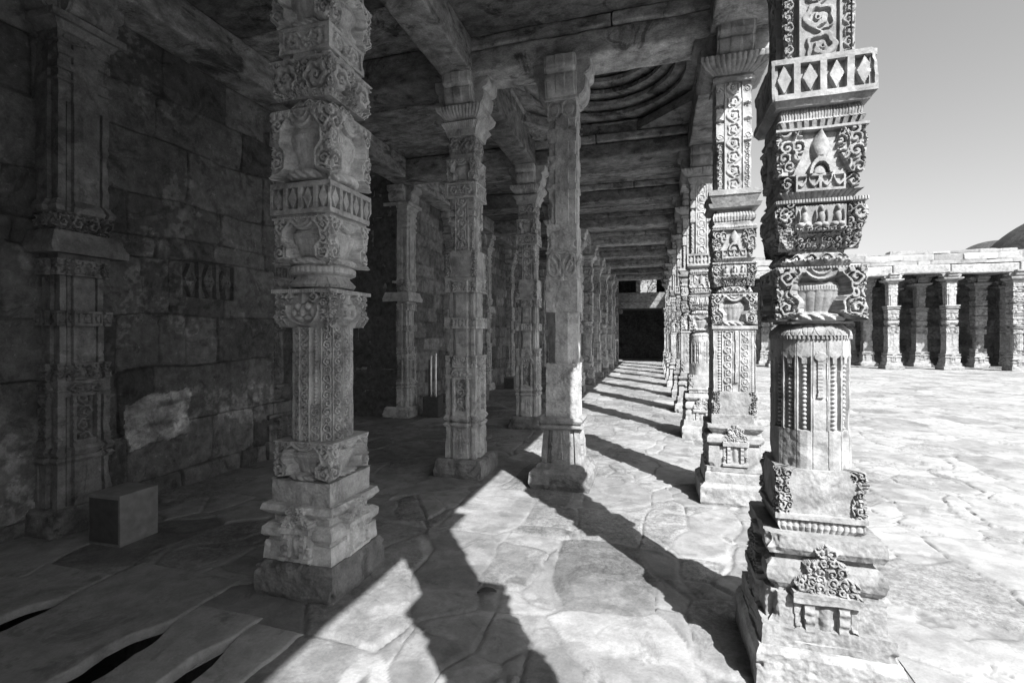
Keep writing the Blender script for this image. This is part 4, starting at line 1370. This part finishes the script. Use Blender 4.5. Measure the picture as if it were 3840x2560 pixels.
def par_extra(U, V, h, tone, grit):
    return h, tone, grit
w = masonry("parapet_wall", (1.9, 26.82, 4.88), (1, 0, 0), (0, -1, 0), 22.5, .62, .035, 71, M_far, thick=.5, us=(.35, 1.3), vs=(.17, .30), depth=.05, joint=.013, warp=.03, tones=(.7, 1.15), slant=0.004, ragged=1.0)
tag(w, "pale block parapet above the arcade across the courtyard", "wall")
w = masonry("stone_wall", (3.62, 34.4, -.03), (1, 0, 0), (0, -1, 0), 21.0, 4.9, .12, 72, M_wall2, thick=.5)
tag(w, "shaded back wall of the arcade across the courtyard", "wall")
o = block("arcade_roof", (1.32, 24.4, 26.9, 34.9, 4.87, 5.1), M_slab, res=.8, amp=.01, rnd=.02, seed=5)
tag(o, "flat stone roof of the arcade across the courtyard", "roof")
w = masonry("stone_wall", (24.4, 34.9, -.03), (0, -1, 0), (-1, 0, 0), 8.0, 5.4, .15, 74, M_far, thick=.5)
tag(w, "short side wall at the right end of the far arcade", "wall")

w = masonry("stone_wall", (31.0, -8.4, -.03), (-1, 0, 0), (0, 1, 0), 29.6, 5.6, .15, 91, M_wall3, thick=.5)  # unseen wall, added to cut the light coming from behind the camera
tag(w, "unseen courtyard wall added behind the viewer to block light", "wall")
# domed buildings beyond
def domed(x, y, zc, r, squat, label, ledge=None):
    root = empty("domed_building", (x, y, 0))
    n = 64; prof = [(r * math.cos(t) * (1.0), zc + r * squat * math.sin(t), 0) for t in np.linspace(0, math.pi / 2 - .02, 24)]
    band_ring(prof, n, 0, 0, "dome", M_dome, root)
    V, Q = rough_box(-r * 1.05, r * 1.05, -r * 1.05, r * 1.05, -.6, zc + .1, res=1.5, amp=.05, rnd=.1)
    link("walls", mesh_from("walls", V, Q), M_far, root)
    for k in range(2 if ledge else 0):
        V, Q = rough_box(*ledge[k], res=.4, amp=.04, rnd=.06, seed=k)
        link("rib_stone", mesh_from("rib_stone", V, Q), M_far, root)
    tag(root, label, "building")
    return root
domed(47.0, 70.4, 4.6, 10.4, 1.12, "large grey domed building rising beyond the far arcade", ledge=[(-6.9, -5.6, -7.0, -6.0, 9.0, 9.6), (-7.2, -6.9, -6.6, -6.0, 8.6, 9.1)])
domed(43.2, 78.8, 11.8, 3.6, .62, "small low dome left of the large one, beyond the far arcade")

# tree seen through the far window
def tree(x, y, h, r, seed, label):
    root = empty("tree", (x, y, -.6)); rr = random.Random(seed)
    import bmesh
    V = []; Q = []
    def tube(a, b, ra, rb, n=7):
        a = np.array(a); b = np.array(b); d = b - a; d = d / np.linalg.norm(d)
        u = np.cross(d, [0, 0, 1.0]) if abs(d[2]) < .95 else np.cross(d, [1.0, 0, 0]); u = u / np.linalg.norm(u); v = np.cross(d, u)
        o = len(V)
        for (c, q) in ((a, ra), (b, rb)):
            for k in range(n):
                t = 2 * math.pi * k / n; V.append(c + q * (math.cos(t) * u + math.sin(t) * v))
        for k in range(n): Q.append((o + k, o + (k + 1) % n, o + n + (k + 1) % n, o + n + k))
    tips = []
    def grow(p, d, L, ra, lev):
        e = p + d * L
        tube(p, e, ra, ra * .65)
        tips.append(e)
        if lev == 0: return
        for k in range(3 if lev > 1 else 4):
            nd = d + np.array([rr.uniform(-1, 1), rr.uniform(-1, 1), rr.uniform(-.3, .8)]) * .75
            nd = nd / np.linalg.norm(nd)
            grow(e, nd, L * rr.uniform(.6, .85), ra * .6, lev - 1)
    grow(np.zeros(3), np.array([0, 0, 1.0]), h * .4, .22, 5)
    link("trunk", mesh_from("trunk", V, Q), M_bark, root)
    LV = []; LQ = []
    for i in range(9000):
        t = tips[rr.randrange(len(tips) // 3, len(tips))]
        p = t + np.array([rr.gauss(0, .35), rr.gauss(0, .35), rr.gauss(0, .3)])
        a = np.array([rr.gauss(0, 1) for _ in range(3)]); a = a / np.linalg.norm(a); b = np.cross(a, [rr.gauss(0, 1) for _ in range(3)]); b = b / np.linalg.norm(b)
        s = rr.uniform(.05, .10); o = len(LV)
        LV += [p - a * s, p + b * s * .5, p + a * s, p - b * s * .5]; LQ.append((o, o + 1, o + 2, o + 3))
    link("crown", mesh_from("crown", LV, LQ, sharp=0, smooth=False), M_leaf, root)
    tag(root, label, "tree")
tree(-.9, 43.5, 6.6, 3, 4, "pale leafy tree seen through the small window at the aisle's end")
w = masonry("boundary_wall", (-9, 50.0, -.6), (1, 0, 0), (0, -1, 0), 20, 9.5, .2, 81, M_far, thick=.5)
tag(w, "sunlit outer wall behind the tree beyond the aisle's end", "wall")

# ------------------------------------------------------------------ small things
def lamp_box(x, y, rz, h, mat, label):
    root = empty("floor_box", (x, y, 0), rz)
    V, Q = rough_box(-.16, .16, -.15, .15, -.012, h, res=.05, amp=.002, rnd=.006, seed=int(y * 10))
    link("body", mesh_from("body", V, Q, sharp=30), mat, root)
    V, Q = rough_box(-.145, .145, -.153, -.148, .02, h - .03, res=.05, amp=.0005, rnd=.002)
    link("front_panel", mesh_from("front_panel", V, Q, sharp=30), M_darkbox, root)
    return tag(root, label, "box", "boxes standing along the side aisle")
lamp_box(-4.02, 2.80, R(2), .385, M_box, "grey box on the floor against the large dark wall pillar")
lamp_box(-4.18, 8.72, R(6), .40, M_darkbox, "dark box under the two steel rods in the side aisle")
lamp_box(-4.05, 11.15, R(0), .36, M_box, "small grey box in the side aisle behind the second middle pillar")
lamp_box(-4.1, 13.85, R(0), .36, M_box, "farthest small grey box in the side aisle before the third middle pillar")
fx = empty("light_fitting", (-4.14, 8.66, .398))
for k, dx in enumerate((-.055, .045)):
    n = 20; V = []; Q = []
    pr = [(.0, 0), (.026, 0), (.026, .03), (.02, .035), (.02, .76 + .04 * k), (.026, .765 + .04 * k), (.026, .80 + .04 * k), (.0, .80 + .04 * k)]
    for (r_, z_) in pr:
        for t in range(n): V.append((dx + r_ * math.cos(2 * math.pi * t / n), r_ * math.sin(2 * math.pi * t / n), z_))
    for i in range(len(pr) - 1):
        for t in range(n): Q.append((i * n + t, i * n + (t + 1) % n, (i + 1) * n + (t + 1) % n, (i + 1) * n + t))
    link("rod", mesh_from("rod", V, Q, sharp=40), M_chrome, fx)
V, Q = rough_box(-.10, -.075, -.02, .02, 0, .72, res=.05, amp=.0, rnd=.004)
link("back_plate", mesh_from("back_plate", V, Q), M_darkbox, fx)
tag(fx, "pair of shiny upright steel rods standing on a dark box", "light fitting")

# fallen leaf
LVx = []; n = 14
for i in range(n + 1):
    t = i / n; wd = .030 * math.sin(math.pi * t) ** .8
    for s in (-1, 0, 1): LVx.append((-.06 + .12 * t, s * wd, .012 + .012 * abs(s) + .01 * math.sin(3 * t)))
LQx = [(i * 3 + j, i * 3 + j + 1, i * 3 + j + 4, i * 3 + j + 3) for i in range(n) for j in range(2)]
lf = link("fallen_leaf", mesh_from("fallen_leaf", LVx, LQx), M_dry, None, (-.98, 2.80, .004))
md = lf.modifiers.new("solid", 'SOLIDIFY'); md.thickness = .002
lf.rotation_euler = (0, 0, R(20))
tag(lf, "small dark fallen leaf on the front paving at the shadow's edge", "leaf")
